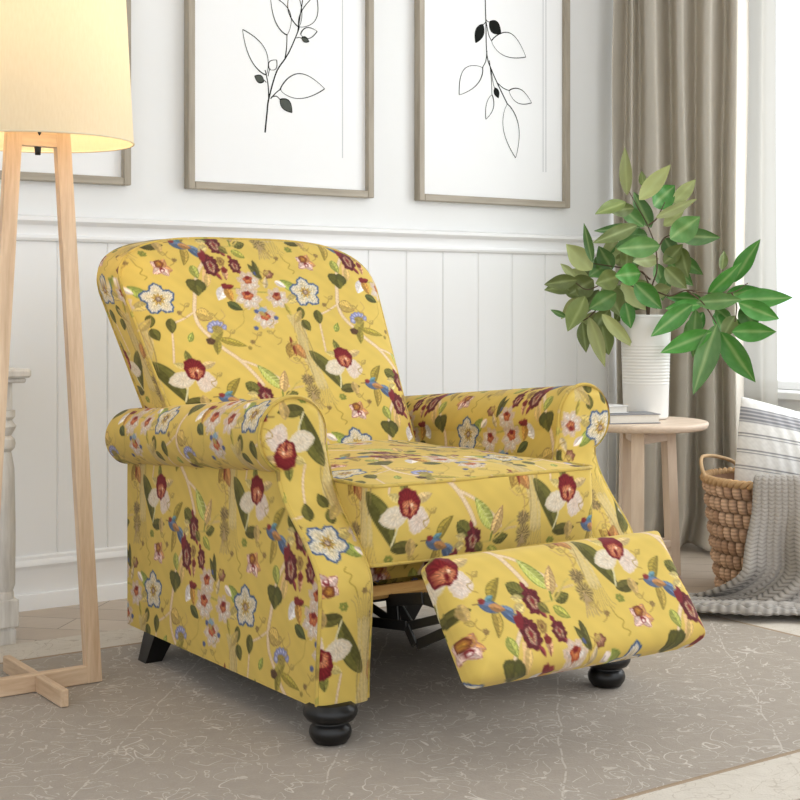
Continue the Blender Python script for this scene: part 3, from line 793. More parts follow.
        s.leaf(0.8, -36.6, 2.4, -34.0, 1.4, GRN, GV, GV); s.blob(16.2, 4.6, 0.5, 0.5, (150, 128, 62))
        return s
def dye(uv):
    return s2l(Dye(uv).paint().c)

# ------------------------------------------------------------------ recliner
CX = 1.822
chair = thing('recliner_armchair', (CX, 2.75, RZ), 'yellow floral rolled arm recliner with raised footrest on the rug', 'armchair')
H = 0.0026
def lin(a, b, h=H):
    return np.linspace(a, b, max(2, int(abs(b - a) / h) + 1))
def patch(b, P, uv, flip=False):
    b.grid(P, 0, dye(uv), flip=flip)
def pile(x, y, k=1.0, s=0.0):
    return 0.0012 * (np.sin(x * 31 * k + s + 2 * np.sin(y * 13 * k)) + np.sin(y * 27 * k + 1.5 * np.sin(x * 17 * k + s)))

Z0, ZSEAT = 0.073 + RZ, 0.335
HB = 0.412           # half width of the body
AIN = 0.296          # inner face of the arm, from the centre
RC = 0.388           # roll centre
R0 = 0.076
YR, YN = 3.21, 2.312
ROLLF, ROLLB = 2.445, 3.27
def front_y(z):
    t = sstep(z, 0.30, 0.515)
    return YN - 0.012 + 0.012 * sstep(z, 0.30, 0.1) + (ROLLF - YN + 0.012) * t
def roll_zr(y):
    t = np.clip((y - ROLLF) / (ROLLB - ROLLF), 0, 1)
    return 0.591 - 0.066 * t, R0 - 0.008 * t
def side_sign(sg):
    return CX + sg * HB
PUV_SIDE = (3.0, 0.432)
def side_panel(sg):
    zz = lin(Z0, 0.53)
    yy = np.linspace(0, 1, int(0.9 / H))
    Zg, T = np.meshgrid(zz, yy, indexing='ij')
    yf = front_y(Zg) + 0.004
    Y = yf + (YR - yf) * T
    out = 0.006 * np.sin(math.pi * np.clip((Zg - Z0) / 0.42, 0, 1)) * np.sin(math.pi * T)
    rr = 0.02
    e = np.clip((rr - (YR - Y)) / rr, 0, 1); out = out - rr * (1 - np.sqrt(1 - e * e))
    X = CX + sg * (HB + out)
    # the cloth hangs from under the sloping roll
    zc, r = roll_zr(Y)
    ztop = zc - 0.75 * r
    Z = np.minimum(Zg, ztop + 0.0)
    uv = np.stack([((PUV_SIDE[0] - Y) if sg < 0 else (Y - 2.6)) * 0.92, Zg - PUV_SIDE[1] - 0.09 * (3.0 - Y)], -1)
    b = MB(); patch(b, np.stack([X, Y, Z], -1), uv, flip=(sg > 0))
    o = b.build('side_panel', M['fabric'], chair, True, True)
    return o
def armrest(sg):
    b = MB()
    # roll
    a = np.radians(np.linspace(262, -20, 118))
    arc = R0 * (np.radians(262) - a)
    yy = np.concatenate([lin(ROLLF - 0.004, ROLLB - 0.06), ROLLB - 0.06 + 0.06 * np.sin(np.linspace(0, math.pi / 2, 40))[1:]])
    A, Y = np.meshgrid(a, yy, indexing='ij')
    zc, r = roll_zr(Y)
    e = np.clip((Y - (ROLLB - 0.06)) / 0.06, 0, 1)
    r = r * np.sqrt(np.clip(1 - e ** 2.4, 0.0004, 1))
    X = CX + sg * (RC - np.cos(A) * r * -1 * -1) if False else CX + sg * (RC + 0.0) + sg * (-np.cos(A)) * r * 1.0
    # outer side is angle 180 -> away from the centre
    X = CX + sg * (RC - np.cos(A) * r)
    wr = 0.0016 * np.sin(Y * 60 + 3 * np.sin(A * 2)) * np.clip(np.cos(A + 2.2), 0, 1)
    Z = zc + np.sin(A) * (r + wr)
    V = R0 * (np.radians(262) - A)
    if sg < 0:
        uv = np.stack([2.87 - Y, 0.04 + V - 0.0], -1)
    else:
        uv = np.stack([Y - 2.42, (np.radians(262) - A) * -R0 + 0.14], -1)
    patch(b, np.stack([X, Y, Z], -1), uv, flip=(sg < 0))
    # inner face falling to the seat
    zz = np.linspace(0, 1, 110)
    yy2 = lin(ROLLF - 0.06, 3.12)
    T, Y = np.meshgrid(zz, yy2, indexing='ij')
    zc, r = roll_zr(Y)
    zt = zc - np.sin(np.radians(20)) * r; xt = RC - r * np.cos(np.radians(20))
    Z = zt + (0.30 - zt) * T
    Y2 = np.maximum(Y, front_y(Z) + 0.006)
    X = CX + sg * (xt + (AIN - xt) * sstep(T, 0, 0.5) - 0.0 + 0.004 * np.sin(math.pi * T))
    if sg < 0: uv = np.stack([2.87 - Y, 0.04 + R0 * np.radians(282) + (zt - Z)], -1)
    else: uv = np.stack([Y - 2.42, 0.14 - R0 * np.radians(282) - (zt - Z)], -1)
    patch(b, np.stack([X, Y2, Z], -1), uv, flip=(sg < 0))
    return b.build('armrest', M['fabric'], chair, True, True)
def arm_outline(z):
    zc, r = 0.591, R0
    c = np.sqrt(np.clip(r * r - (z - zc) ** 2, 0, None))
    outer = np.where(z > zc, RC + c, np.maximum(np.where(z < 0.525, HB + 0.008 * sstep(z, 0.38, 0.50), 0), np.where(np.abs(z - zc) < r, RC + c, 0)))
    inner = np.where(z > zc, RC - c, np.minimum(RC - r + (AIN - RC + r) * sstep(zc - z, 0, 0.12), np.where(np.abs(z - zc) < r * 0.3, RC - c, 9)))
    return inner, outer
ZT = 0.591 + R0
def arm_face(sg):
    zz = np.concatenate([lin(Z0, 0.56), 0.56 + (ZT - 0.56) * np.sin(np.linspace(0, math.pi / 2, 60))[1:]])
    tt = np.linspace(0, 1, 52)
    Zg, T = np.meshgrid(zz, tt, indexing='ij')
    i_, o_ = arm_outline(Zg)
    X = CX + sg * (i_ + (o_ - i_) * T)
    wd = o_ - i_
    e = np.minimum(T, 1 - T) * wd
    puff = 0.012 * np.sqrt(np.clip(1 - (1 - np.clip(e / 0.03, 0, 1)) ** 2, 0, 1)) * sstep(ZT - Zg, 0, 0.03)
    Y = front_y(Zg) - puff + 0.004
    # wobble of arc length down the sweep
    dz = np.diff(zz, prepend=zz[0]); fy = front_y(zz); dy = np.diff(fy, prepend=fy[0])
    s = np.cumsum(np.hypot(dz, dy)) + Z0
    S = np.broadcast_to(s[:, None], Zg.shape)
    sf = np.interp(0.388 if sg < 0 else 0.566, zz, s)
    uv = np.stack([(1.452 - X if sg < 0 else X - 2.252) - 0.039, sf - S - 0.243], -1)
    b = MB(); patch(b, np.stack([X, Y, Zg], -1), uv, flip=(sg < 0))
    return b.build('arm_front_panel', M['fabric'], chair, True, True)
def pipe_col(b, pts, r, parent, name, closed=False):
    pts = np.asarray(pts)
    L = np.concatenate([[0], np.cumsum(np.linalg.norm(np.diff(pts, axis=0), axis=1))])
    n = 8
    m = MB(); m.tube(pts, r, n, closed=closed)
    uv = np.stack([np.repeat(L, n), np.tile(np.arange(n) * 0.002, len(pts)) + 0.07], -1)
    m.col = [dye(uv) * 0.5 + s2l(np.array([206, 178, 92]) / 255.0) * 0.45]
    return m.build(name, M['fabric'], parent, True, True)
def resample(pts, h=0.004):
    pts = np.asarray(pts, float)
    L = np.concatenate([[0], np.cumsum(np.linalg.norm(np.diff(pts, axis=0), axis=1))])
    t = np.linspace(0, L[-1], max(3, int(L[-1] / h)))
    return np.stack([np.interp(t, L, pts[:, k]) for k in range(3)], 1)
for sg in (-1, 1):
    side_panel(sg); armrest(sg); f = arm_face(sg)
    zz = np.concatenate([np.linspace(Z0 + 0.004, 0.5, 90), np.linspace(0.5, 0.591, 40)])
    i_, o_ = arm_outline(zz)
    left = np.stack([CX + sg * o_, front_y(zz) + 0.003, zz], -1)
    a = np.radians(np.linspace(180, 0, 50))[1:-1]
    arc = np.stack([CX + sg * (RC - np.cos(a) * R0), np.full(len(a), float(front_y(0.6))) + 0.003, 0.591 + np.sin(a) * R0], -1)
    right = np.stack([CX + sg * i_, front_y(zz) + 0.003, zz], -1)[::-1]
    pipe_col(None, resample(np.vstack([left, arc, right])), 0.0042, f, 'piping')

# body: rear panel, lining below
yy = lin(Z0, 0.50); xx = lin(CX - HB + 0.01, CX + HB - 0.01)
Zg, X = np.meshgrid(yy, xx, indexing='ij')
b = MB(); patch(b, np.stack([X, np.full_like(X, YR), Zg], -1), np.stack([X, Zg], -1), flip=True)
b.build('rear_panel', M['fabric'], chair, True, True)
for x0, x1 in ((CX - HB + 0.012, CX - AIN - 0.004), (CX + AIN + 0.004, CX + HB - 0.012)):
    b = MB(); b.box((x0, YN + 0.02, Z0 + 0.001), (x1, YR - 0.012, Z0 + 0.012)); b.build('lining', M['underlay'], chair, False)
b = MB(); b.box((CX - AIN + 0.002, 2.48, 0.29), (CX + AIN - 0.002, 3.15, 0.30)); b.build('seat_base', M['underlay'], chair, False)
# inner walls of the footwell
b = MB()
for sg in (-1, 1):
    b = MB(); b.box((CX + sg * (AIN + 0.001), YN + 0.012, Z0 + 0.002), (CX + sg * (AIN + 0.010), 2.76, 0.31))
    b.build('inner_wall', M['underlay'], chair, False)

# seat cushion
SX0, SX1, SY0, SY1, SB, STP = CX - 0.294, CX + 0.296, 2.305, 3.06, 0.338, 0.494
b = MB()
RD = 0.024
def super_in(t, n=4): return (1 - np.abs(2 * t - 1) ** n)
tx, ty = np.linspace(0, 1, int((SX1 - SX0) / H)), np.linspace(0, 1, int((SY1 - SY0) / H))
TX, TY = np.meshgrid(tx, ty, indexing='ij')
X = SX0 + (SX1 - SX0) * TX; Y = SY0 + (SY1 - SY0) * TY
def seat_top(TX, TY):
    return STP + 0.026 * super_in(TX, 2.6) ** 0.8 * np.clip(1 - (1 - np.clip(TY / 0.5, 0, 1)) ** 3, 0, 1)
def seat_front(TX, s):
    return SY0 - 0.014 * super_in(TX, 4) * np.sin(math.pi * s) ** 0.7
RCN = 0.028
def inset(yrel):
    e = np.clip(RCN - yrel, 0, RCN)
    return RCN - np.sqrt(RCN * RCN - e * e)
ins = inset(Y - SY0)
X = (SX0 + ins) + (SX1 - SX0 - 2 * ins) * TX
Zt = seat_top(TX, TY) + pile(X, Y, 0.8)
patch(b, np.stack([X, Y, Zt], -1), np.stack([X - 1.61, Y - SY0 + 0.035], -1), flip=False)
ss = np.linspace(0, 1, int((STP - SB) / H))
def seat_plan():
    a = np.linspace(0, math.pi / 2, 18)
    left = np.stack([np.full(120, SX0), np.linspace(2.62, SY0 + RCN, 120)], -1)
    c1 = np.stack([SX0 + RCN - RCN * np.cos(a), SY0 + RCN - RCN * np.sin(a)], -1)
    fx = np.linspace(SX0 + RCN, SX1 - RCN, 210)
    fr = np.stack([fx, np.full(210, SY0)], -1)
    c2 = np.stack([SX1 - RCN + RCN * np.sin(a), SY0 + RCN - RCN * np.cos(a)], -1)
    right = left[::-1].copy(); right[:, 0] = SX1
    return np.vstack([left, c1[1:], fr[1:], c2[1:], right[1:]])
pln = seat_plan()
Lq = np.concatenate([[0], np.cumsum(np.linalg.norm(np.diff(pln, axis=0), axis=1))])
L0 = np.interp(120 + 16, np.arange(len(Lq)), Lq)
I_, S2 = np.meshgrid(np.arange(len(pln)), ss, indexing='ij')
bul = 0.014 * np.clip(1 - np.abs((pln[I_, 0] - (SX0 + SX1) / 2) / ((SX1 - SX0) / 2)) ** 5, 0, 1) * np.sin(math.pi * S2) ** 0.7 * (pln[I_, 1] < SY0 + RCN)
Zf = SB + (STP - SB) * S2
patch(b, np.stack([pln[I_, 0], pln[I_, 1] - bul + pile(Lq[I_], Zf, 0.9, 1), Zf], -1), np.stack([Lq[I_] - L0 + SX0 + RCN - 1.611, Zf - 0.459], -1))
yy2 = np.linspace(SY0, SY1, 40); X4, Y4 = np.meshgrid(np.linspace(SX0, SX1, 40), yy2, indexing='ij')
patch(b, np.stack([X4, Y4, np.full_like(X4, SB)], -1), np.stack([X4, Y4], -1), flip=True)
seat = b.build('seat_cushion', M['fabric'], chair, True, True)
keep = pln[(pln[:, 1] < 2.5)]
for zp in (STP + 0.001, SB + 0.002):
    pipe_col(None, resample(np.column_stack([keep, np.full(len(keep), zp)])), 0.0042, seat, 'piping')

# backrest
BX, BW0, BW1 = 1.744, 0.309, 0.364
def back_uv(S): return S
TILT = math.radians(33)
BZ0, BY0 = 0.47, 2.885           # lower front edge of the leaning pad
SMAX = 0.655
def back_pt(x, s, dep):
    """x across, s up the lean, dep to the rear (metres, horizontal)"""
    return np.stack([x, BY0 + s * math.sin(TILT) + dep, BZ0 + s * math.cos(TILT)], -1)
def back_w(s): return BW0 + (BW1 - BW0) * np.clip(s / 0.5, 0, 1)
SC0 = 0.50
def back_top(q):    # q in -1..1
    q = np.abs(q)
    return SC0 + (SMAX - SC0) * (1 - q ** 3.4) ** (1 / 2.6)
qq = np.sin(np.linspace(-math.pi / 2, math.pi / 2, 330)) * 0.55 + np.linspace(-1, 1, 330) * 0.45
ts = np.linspace(0, 1, 255)
Q, T = np.meshgrid(qq, ts, indexing='ij')
S = T * back_top(Q)
Xb = BX + Q * back_w(S)
edge = np.minimum((1 - np.abs(Q)) * BW1, back_top(Q) - S)
puff = 0.030 * np.sqrt(np.clip(1 - (1 - np.clip(edge / 0.11, 0, 1)) ** 2, 0, 1)) + 0.020 * np.exp(-((S - 0.20) / 0.16) ** 2) * (1 - Q ** 2)
b = MB()
patch(b, back_pt(Xb, S, -puff + pile(Xb, S, 0.7)), np.stack([Xb - 1.492, S - 0.275 - 0.055 * (Xb - 1.5)], -1))
# gusset around the edge and the rear face
THK = 0.175
s_left = np.linspace(0, SC0, 200)
ql = -np.ones(200)
out = np.concatenate([np.stack([BX - back_w(s_left), s_left], -1), np.stack([BX + qq * back_w(back_top(qq)), back_top(qq)], -1)[1:-1], np.stack([BX + back_w(s_left), s_left], -1)[::-1]])
dd = np.linspace(0, 1, 70)
Oi, D = np.meshgrid(np.arange(len(out)), dd, indexing='ij')
L = np.concatenate([[0], np.cumsum(np.linalg.norm(np.diff(out, axis=0), axis=1))])
cen = np.array([BX, 0.3])
rb = 1 - 0.05 * sstep(D, 0.6, 1.0) ** 2 + 0.012 * np.sin(math.pi * D)
Xg = cen[0] + (out[Oi, 0] - cen[0]) * rb; Sg = cen[1] + (out[Oi, 1] - cen[1]) * np.where(out[Oi, 1] > cen[1], rb, 1)
uvg = np.stack([D * THK + 0.28, L[Oi] - 0.3], -1)
patch(b, back_pt(Xg, Sg, D * THK), uvg, flip=True)
Qr, Tr = np.meshgrid(np.linspace(-1, 1, 90), np.linspace(0, 1, 80), indexing='ij')
Sr = Tr * (back_top(Qr) * 0.95 + 0.015)
patch(b, back_pt(BX + Qr * back_w(Sr) * 0.955, Sr, THK + 0.0 * Sr), np.stack([Qr * BW1, Sr], -1), flip=True)
back = b.build('backrest', M['fabric'], chair, True, True)
pipe_col(None, resample(back_pt(out[:, 0], out[:, 1], np.full(len(out), 0.0))), 0.0042, back, 'piping')
o2 = np.stack([cen[0] + (out[:, 0] - cen[0]) * 0.955, cen[1] + (out[:, 1] - cen[1]) * np.where(out[:, 1] > cen[1], 0.955, 1)], -1)
pipe_col(None, resample(back_pt(o2[:, 0], o2[:, 1], np.full(len(o2), THK))), 0.0042, back, 'piping')

# footrest
FX0, FX1 = 1.538, 2.130
ft, fb = np.array([2.130, 0.383]), np.array([1.986, 0.183])
fl = np.linalg.norm(fb - ft); fd = (fb - ft) / fl; fn = np.array([fd[1], -fd[0]])   # fn: outward (towards the sitter's shins)
if fn[1] < 0: fn = -fn
tx, tv = np.linspace(0, 1, int((FX1 - FX0) / 0.0024)), np.linspace(0, 1, int(fl / 0.0024))
TX, TVv = np.meshgrid(tx, tv, indexing='ij')
b = MB()
def foot_pt(TX, TV, out):
    y = ft[0] + fd[0] * fl * TV + fn[0] * out; z = ft[1] + fd[1] * fl * TV + fn[1] * out
    rr = 0.019
    ed = np.clip(rr - np.minimum(TV, 1 - TV) * fl, 0, rr); ins = rr - np.sqrt(np.clip(rr * rr - ed * ed, 0, None))
    return np.stack([FX0 + ins + (FX1 - FX0 - 2 * ins) * TX, y, z], -1)
e = np.minimum(np.minimum(TX, 1 - TX) * (FX1 - FX0), np.minimum(TVv, 1 - TVv) * fl)
puff = 0.034 * np.sqrt(np.clip(1 - (1 - np.clip(e / 0.034, 0, 1)) ** 2, 0, 1)) + 0.006 * super_in(TX, 2) * super_in(TVv, 2) - 0.016
Xf = FX0 + (FX1 - FX0) * TX
patch(b, foot_pt(TX, TVv, puff), np.stack([Xf - 1.553, 0.034 - TVv * fl], -1), flip=True)
# rim and rear board cover
oi = np.concatenate([np.stack([np.linspace(0, 1, 120), np.zeros(120)], -1), np.stack([np.ones(60), np.linspace(0, 1, 60)], -1), np.stack([np.linspace(1, 0, 120), np.ones(120)], -1), np.stack([np.zeros(60), np.linspace(1, 0, 60)], -1)])
dd = np.linspace(0, 1, 12)
Oi, D = np.meshgrid(np.arange(len(oi)), dd, indexing='ij')
P = foot_pt(oi[Oi, 0], oi[Oi, 1], -0.016 - 0.022 * D)
Lo = np.concatenate([[0], np.cumsum(np.linalg.norm(np.diff(oi * [0.59, 0.23], axis=0), axis=1))])
ou = FX0 + (FX1 - FX0) * oi[Oi, 0] - 1.553 + 0.022 * D * ((oi[Oi, 0] > 0.999) * 1.0 - (oi[Oi, 0] < 0.001) * 1.0)
ov = 0.034 - fl * oi[Oi, 1] + 0.022 * D * ((oi[Oi, 1] < 0.001) * 1.0 - (oi[Oi, 1] > 0.999) * 1.0)
patch(b, P, np.stack([ou, ov], -1), flip=False)
TX2, TV2 = np.meshgrid(np.linspace(0, 1, 20), np.linspace(0, 1, 10), indexing='ij')
patch(b, foot_pt(TX2, TV2, np.full_like(TX2, -0.038)), np.stack([TX2 * 0.3, TV2 * 0.1], -1), flip=False)
b.build('footrest', M['fabric'], chair, True, True)

# rails under the seat
b = MB()
yy = lin(0.275, 0.336, 0.003); xx = lin(SX0 + 0.004, SX1 - 0.004, 0.003)
X, Zg = np.meshgrid(xx, yy, indexing='ij')
b.grid(np.stack([X, np.full_like(X, 2.46), Zg], -1), 0, dye(np.stack([X, Zg], -1)))
b.grid(np.stack([X, 2.46 + (Zg - 0.275) * 3, np.full_like(X, 0.275)], -1), 0, dye(np.stack([X, Zg], -1)))
b.build('seat_rail', M['fabric'], chair, True, True)
MB().box((SX0 + 0.002, 2.345, 0.262), (SX1 - 0.002, 2.372, 0.288), 0, 0.009).build('footrest_board', M['board'], chair, False)
# linkage of the footrest
def yz(px, py, X):
    p = WX(px, py, X); return (X, p[1], p[2])
mech = MB(); mech.tube([(CX - 0.26, 2.62, 0.20), (CX + 0.26, 2.62, 0.20)], 0.010, 12)
mech = mech.build('linkage', M['steel'], chair)
for sg in (-1, 1):
    xm = CX - 0.222 if sg < 0 else CX + 0.222
    B = lambda px, py: np.array([xm] + list(yz(px, py, CX - 0.222)[1:]))
    def bar(p, q, w_=0.022, dx=0.0):
        p, q = np.array(p), np.array(q); p[0] += dx * 0.4; q[0] += dx * 0.4
        m = MB(); m.bar(p, q, 0.005, w_, up=np.cross(q - p, (1, 0, 0)), bev=0.0015)
        m.build('linkage_bar', M['steel'], mech, False)
    p_hub = B(392, 600); p_low = B(394, 624); p_el = B(408, 626); p_k = B(416, 645)
    f_hi = B(447, 617); f_lo = B(456, 627)
    bar(p_hub, p_low, 0.040); bar(B(366, 583), p_hub, 0.020, 0.006); bar(p_low + np.array([0, 0.30, -0.035]), p_el, 0.020, -0.006)
    bar(p_low + np.array([0, 0.20, 0.04]), p_low, 0.018, 0.012)
    bar(p_hub, B(425, 598), 0.024, -0.012); bar(B(425, 598), f_hi + np.array([0, 0, 0.02]), 0.024, -0.006)
    bar(p_el, f_hi, 0.018, 0.004); bar(p_k, f_lo, 0.020, 0.004); bar(p_el, p_k, 0.020, -0.008); bar(p_hub, p_el, 0.024, 0.018)
    m = MB(); m.box((xm - 0.012, 2.50, 0.13), (xm + 0.012, 2.62, 0.275), 0, 0.003); m.build('linkage_plate', M['steel'], mech, False)
    m = MB(); m.bar(f_hi - fd[0] * 0, f_lo, 0.03, 0.006, up=(0, 1, 0.3)); m.build('linkage_bracket', M['steel'], mech, False)

# feet
prof = [(0.020, 0.0), (0.026, 0.001), (0.034, 0.004), (0.041, 0.016), (0.043, 0.026), (0.041, 0.036), (0.035, 0.044), (0.032, 0.047), (0.034, 0.050), (0.048, 0.054), (0.054, 0.064), (0.055, 0.072), (0.052, 0.081), (0.044, 0.088), (0.042, 0.0905)]
for (x, y) in ((1.447, 2.326), (2.166, 2.324)):
    MB().lathe([(r * 0.97, z * 0.88) for r, z in prof], (x, y, RZ), 40).build('foot', M['black'], chair)
for x in (1.45, 2.18):
    m = MB()
    a, c = np.array([x, 3.085, Z0 + 0.006]), np.array([x - 0.022, 3.105, RZ])
    lo, hi = 0.021, 0.030
    v = []
    for p, h in ((c, lo), (a, hi)):
        for sx, sy in ((-1, -1), (1, -1), (1, 1), (-1, 1)): v.append((p[0] + sx * h, p[1] + sy * h, p[2]))
    m.add(v, [(3, 2, 1, 0), (4, 5, 6, 7), (0, 1, 5, 4), (1, 2, 6, 5), (2, 3, 7, 6), (3, 0, 4, 7)])
    m.build('foot', M['black'], chair, False)

# ------------------------------------------------------------------ floor lamp
LX, LY = 1.114, 3.0
lamp = thing('floor_lamp', (LX, LY, RZ), 'pale oak floor lamp with lit cream drum shade left of the armchair', 'lamp')
lw = 0.040
for sg in (-1, 1):
    m = MB()
    xb, xt = LX + sg * 0.128, LX + sg * 0.054
    z0, z1 = RZ + 0.002, 1.232
    hw, hd = 0.0172, 0.011
    v = []
    for xx, zz in ((xb, z0), (xt, z1)):
        for sx, sy in ((-1, -1), (1, -1), (1, 1), (-1, 1)): v.append((xx + sx * hw * (0.95 if zz > 1 else 1), LY + sy * hd, zz))
    m.add(v, [(3, 2, 1, 0), (4, 5, 6, 7), (0, 1, 5, 4), (1, 2, 6, 5), (2, 3, 7, 6), (3, 0, 4, 7)])
    m.build('leg', M['lampwood_z'], lamp, False)
MB().box((LX - 0.040, LY - 0.0105, 1.196), (LX + 0.040, LY + 0.0105, 1.2315), 0, 0.001).build('top_rail', M['lampwood_x'], lamp, False)
MB().box((LX - 0.1115, LY - 0.0105, RZ + 0.001), (LX + 0.1115, LY + 0.0105, RZ + 0.040), 0, 0.002).build('base_rail', M['lampwood_x'], lamp, False)
MB().box((LX - 0.009, LY - 0.158, RZ + 0.001), (LX + 0.009, LY - 0.011, RZ + 0.038), 0, 0.002).build('cross_rail', M['lampwood_y'], lamp, False)
MB().box((LX - 0.009, LY + 0.011, RZ + 0.001), (LX + 0.009, LY + 0.20, RZ + 0.038), 0, 0.002).build('cross_rail', M['lampwood_y'], lamp, False)
SZ0, SZ1, SR0, SR1 = 1.206, 1.63, 0.2065, 0.184
m = MB()
m.lathe([(SR0, SZ0), (SR1, SZ1)], (LX, LY, 0), 96, caps=False)
shade = m.build('lamp_shade', M['shade'], lamp)
M['shade_trim'] = m_plain('shade_trim_cream', rgb(232, 218, 188), 0.9, 0.1)
for r, z in ((SR0, SZ0), (SR1, SZ1)):
    a = np.linspace(0, 2 * math.pi, 96, endpoint=False)
    m = MB(); m.tube(np.stack([LX + r * np.cos(a), LY + r * np.sin(a), np.full(96, z)], -1), 0.0022, 8, closed=True)
    m.build('shade_trim', M['shade_trim'], shade)
MB().lathe([(0.006, 1.178), (0.007, 1.19), (0.012, 1.2315), (0.018, 1.24), (0.018, 1.30), (0.010, 1.31)], (LX, LY, 0), 20).build('socket', M['black'], lamp)
m = MB()
a = np.linspace(-math.pi / 2, math.pi / 2, 16)
m.lathe([(0.032 * math.cos(t) + 0.002, 1.35 + 0.04 * math.sin(t)) for t in a], (LX, LY, 0), 24)
m.build('bulb', M['bulb'], lamp)
for k in range(3):
    A = k * 2 * math.pi / 3
    mm = MB(); mm.tube([(LX + 0.016 * math.cos(A), LY + 0.016 * math.sin(A), 1.29), (LX + 0.2 * math.cos(A), LY + 0.2 * math.sin(A), 1.29)], 0.0018, 6)
    mm.build('shade_spoke', M['steel'], lamp)
pl = bpy.data.lights.new('lamp_light', 'POINT'); pl.energy = 3.9; pl.color = (1.0, 0.87, 0.68); pl.shadow_soft_size = 0.05
po = bpy.data.objects.new('lamp_light', pl); COL.objects.link(po); po.location = (LX, LY, 1.48)

# ------------------------------------------------------------------ console table (left edge)
con = thing('console_table', (0.72, 3.64, 0), 'whitewashed console table with turned legs at the left wall behind lamp', 'table')
MB().box((0.18, 3.44, 0.668), (1.262, 3.835, 0.69), 0, 0.005).box((0.19, 3.45, 0.655), (1.252, 3.83, 0.668), 0, 0.004).build('table_top', M['distress'], con, False)
MB().box((0.215, 3.475, 0.585), (1.225, 3.81, 0.655), 0, 0.002).build('apron', M['distress'], con, False)
lp = [(0.027, 0.115), (0.027, 0.128), (0.024, 0.134), (0.030, 0.15), (0.031, 0.30), (0.028, 0.44), (0.022, 0.475), (0.020, 0.483), (0.029, 0.492), (0.031, 0.503), (0.029, 0.514), (0.020, 0.523), (0.026, 0.533), (0.033, 0.546), (0.026, 0.556), (0.022, 0.562), (0.03, 0.57), (0.03, 0.586)]
for x in (0.235, 1.205):
    for y in (3.488, 3.795):
        m = MB(); m.lathe(lp, (x, y, 0), 28)
        m.box((x - 0.031, y - 0.031, 0.045), (x + 0.031, y + 0.031, 0.115), 0, 0.003); m.box((x - 0.026, y - 0.026, 0.0), (x + 0.026, y + 0.026, 0.040), 0, 0.003); m.box((x - 0.022, y - 0.022, 0.038), (x + 0.022, y + 0.022, 0.047))
        m.build('leg', M['distress'], con, True, flat_angle=30)

# ------------------------------------------------------------------ side table
tc = W(641, 424, 4.42); TXc, TYc = tc[0], tc[1]
TZ = 0.490
st = thing('side_table', (TXc, TYc, 0), 'round pale wood side table right of the armchair holding the vase', 'side table')
TR = 0.207
m = MB(); m.lathe([(TR - 0.012, TZ - 0.024), (TR - 0.004, TZ - 0.019), (TR, TZ - 0.010), (TR, TZ - 0.005), (TR - 0.003, TZ - 0.001), (TR - 0.006, TZ)], (TXc, TYc, 0), 96)
m.build('table_top', M['tablewood'], st, True, flat_angle=40)
rt_, fw_ = np.array([CT, -ST, 0]), np.array([ST, CT, 0])
legs = []
for k in range(3):
    A = math.radians((-104, 22, 101)[k]); lr = (0.118, 0.098, 0.125)[k]
    d = rt_ * math.cos(A) + fw_ * math.sin(A)
    top = np.array([TXc, TYc, TZ - 0.0245]) + d * lr; bot = np.array([TXc, TYc, (RZ + 0.0003, 0.0005, 0.0005)[k]]) + d * (lr + 0.02)
    m = MB(); side = np.cross(d, (0, 0, 1.0))
    v = []
    for p in (bot, top):
        for s1, s2 in ((-1, -1), (1, -1), (1, 1), (-1, 1)): v.append(p + side * 0.019 * s1 + d * 0.016 * s2)
    m.add(v, [(3, 2, 1, 0), (4, 5, 6, 7), (0, 1, 5, 4), (1, 2, 6, 5), (2, 3, 7, 6), (3, 0, 4, 7)])
    m.build('leg', M['tablewood_z'], st, False); legs.append((top, bot))
for k in range(3):
    a_, b_ = legs[k], legs[(k + 1) % 3]
    for zf, nm in ((0.944, 'apron_rail'), (0.22, 'stretcher')):
        p = a_[1] + (a_[0] - a_[1]) * zf; q = b_[1] + (b_[0] - b_[1]) * zf
        m = MB(); m.bar(p + (q - p) * 0.1, q - (q - p) * 0.1, 0.016, 0.03 if zf > 0.5 else 0.022); m.build(nm, M['tablewood'], st, False)

# books
def book(name, c, ang, L, Wd, th, z, mat, label):
    r = thing(name, (c[0], c[1], z), label, 'book', 'books stacked on the side table')
    ca, sa = math.cos(ang), math.sin(ang); R = [[ca, -sa, 0], [sa, ca, 0], [0, 0, 1]]
    O = (c[0], c[1], z)
    m = MB(); m.box((-L / 2, -Wd / 2, 0), (L / 2, Wd / 2, 0.0025), 0, 0.0008, R, O); m.box((-L / 2, -Wd / 2, th - 0.0025), (L / 2, Wd / 2, th), 0, 0.0008, R, O); m.box((-L / 2, -Wd / 2, 0.002), (-L / 2 + 0.003, Wd / 2, th - 0.002), 0, 0, R, O)
    m.build('cover', mat, r, False)
    MB().box((-L / 2 + 0.003, -Wd / 2 + 0.004, 0.0026), (L / 2 - 0.004, Wd / 2 - 0.004, th - 0.0026), 0, 0, R, O).build('pages', M['pages'], r, False)
bang = -TH + math.radians(12)
c1 = np.array([TXc, TYc, 0]) + rt_ * -0.052 + fw_ * -0.075
book('book', c1, bang, 0.165, 0.115, 0.029, TZ + 0.0005, M['grey_book'], 'grey book lying under the smaller white book beside the vase')
c2 = c1 + rt_ * -0.062 + fw_ * 0.01
book('book', c2, bang + 0.1, 0.100, 0.085, 0.022, TZ + 0.0305, M['white_book'], 'small white book on top of the grey book beside the vase')

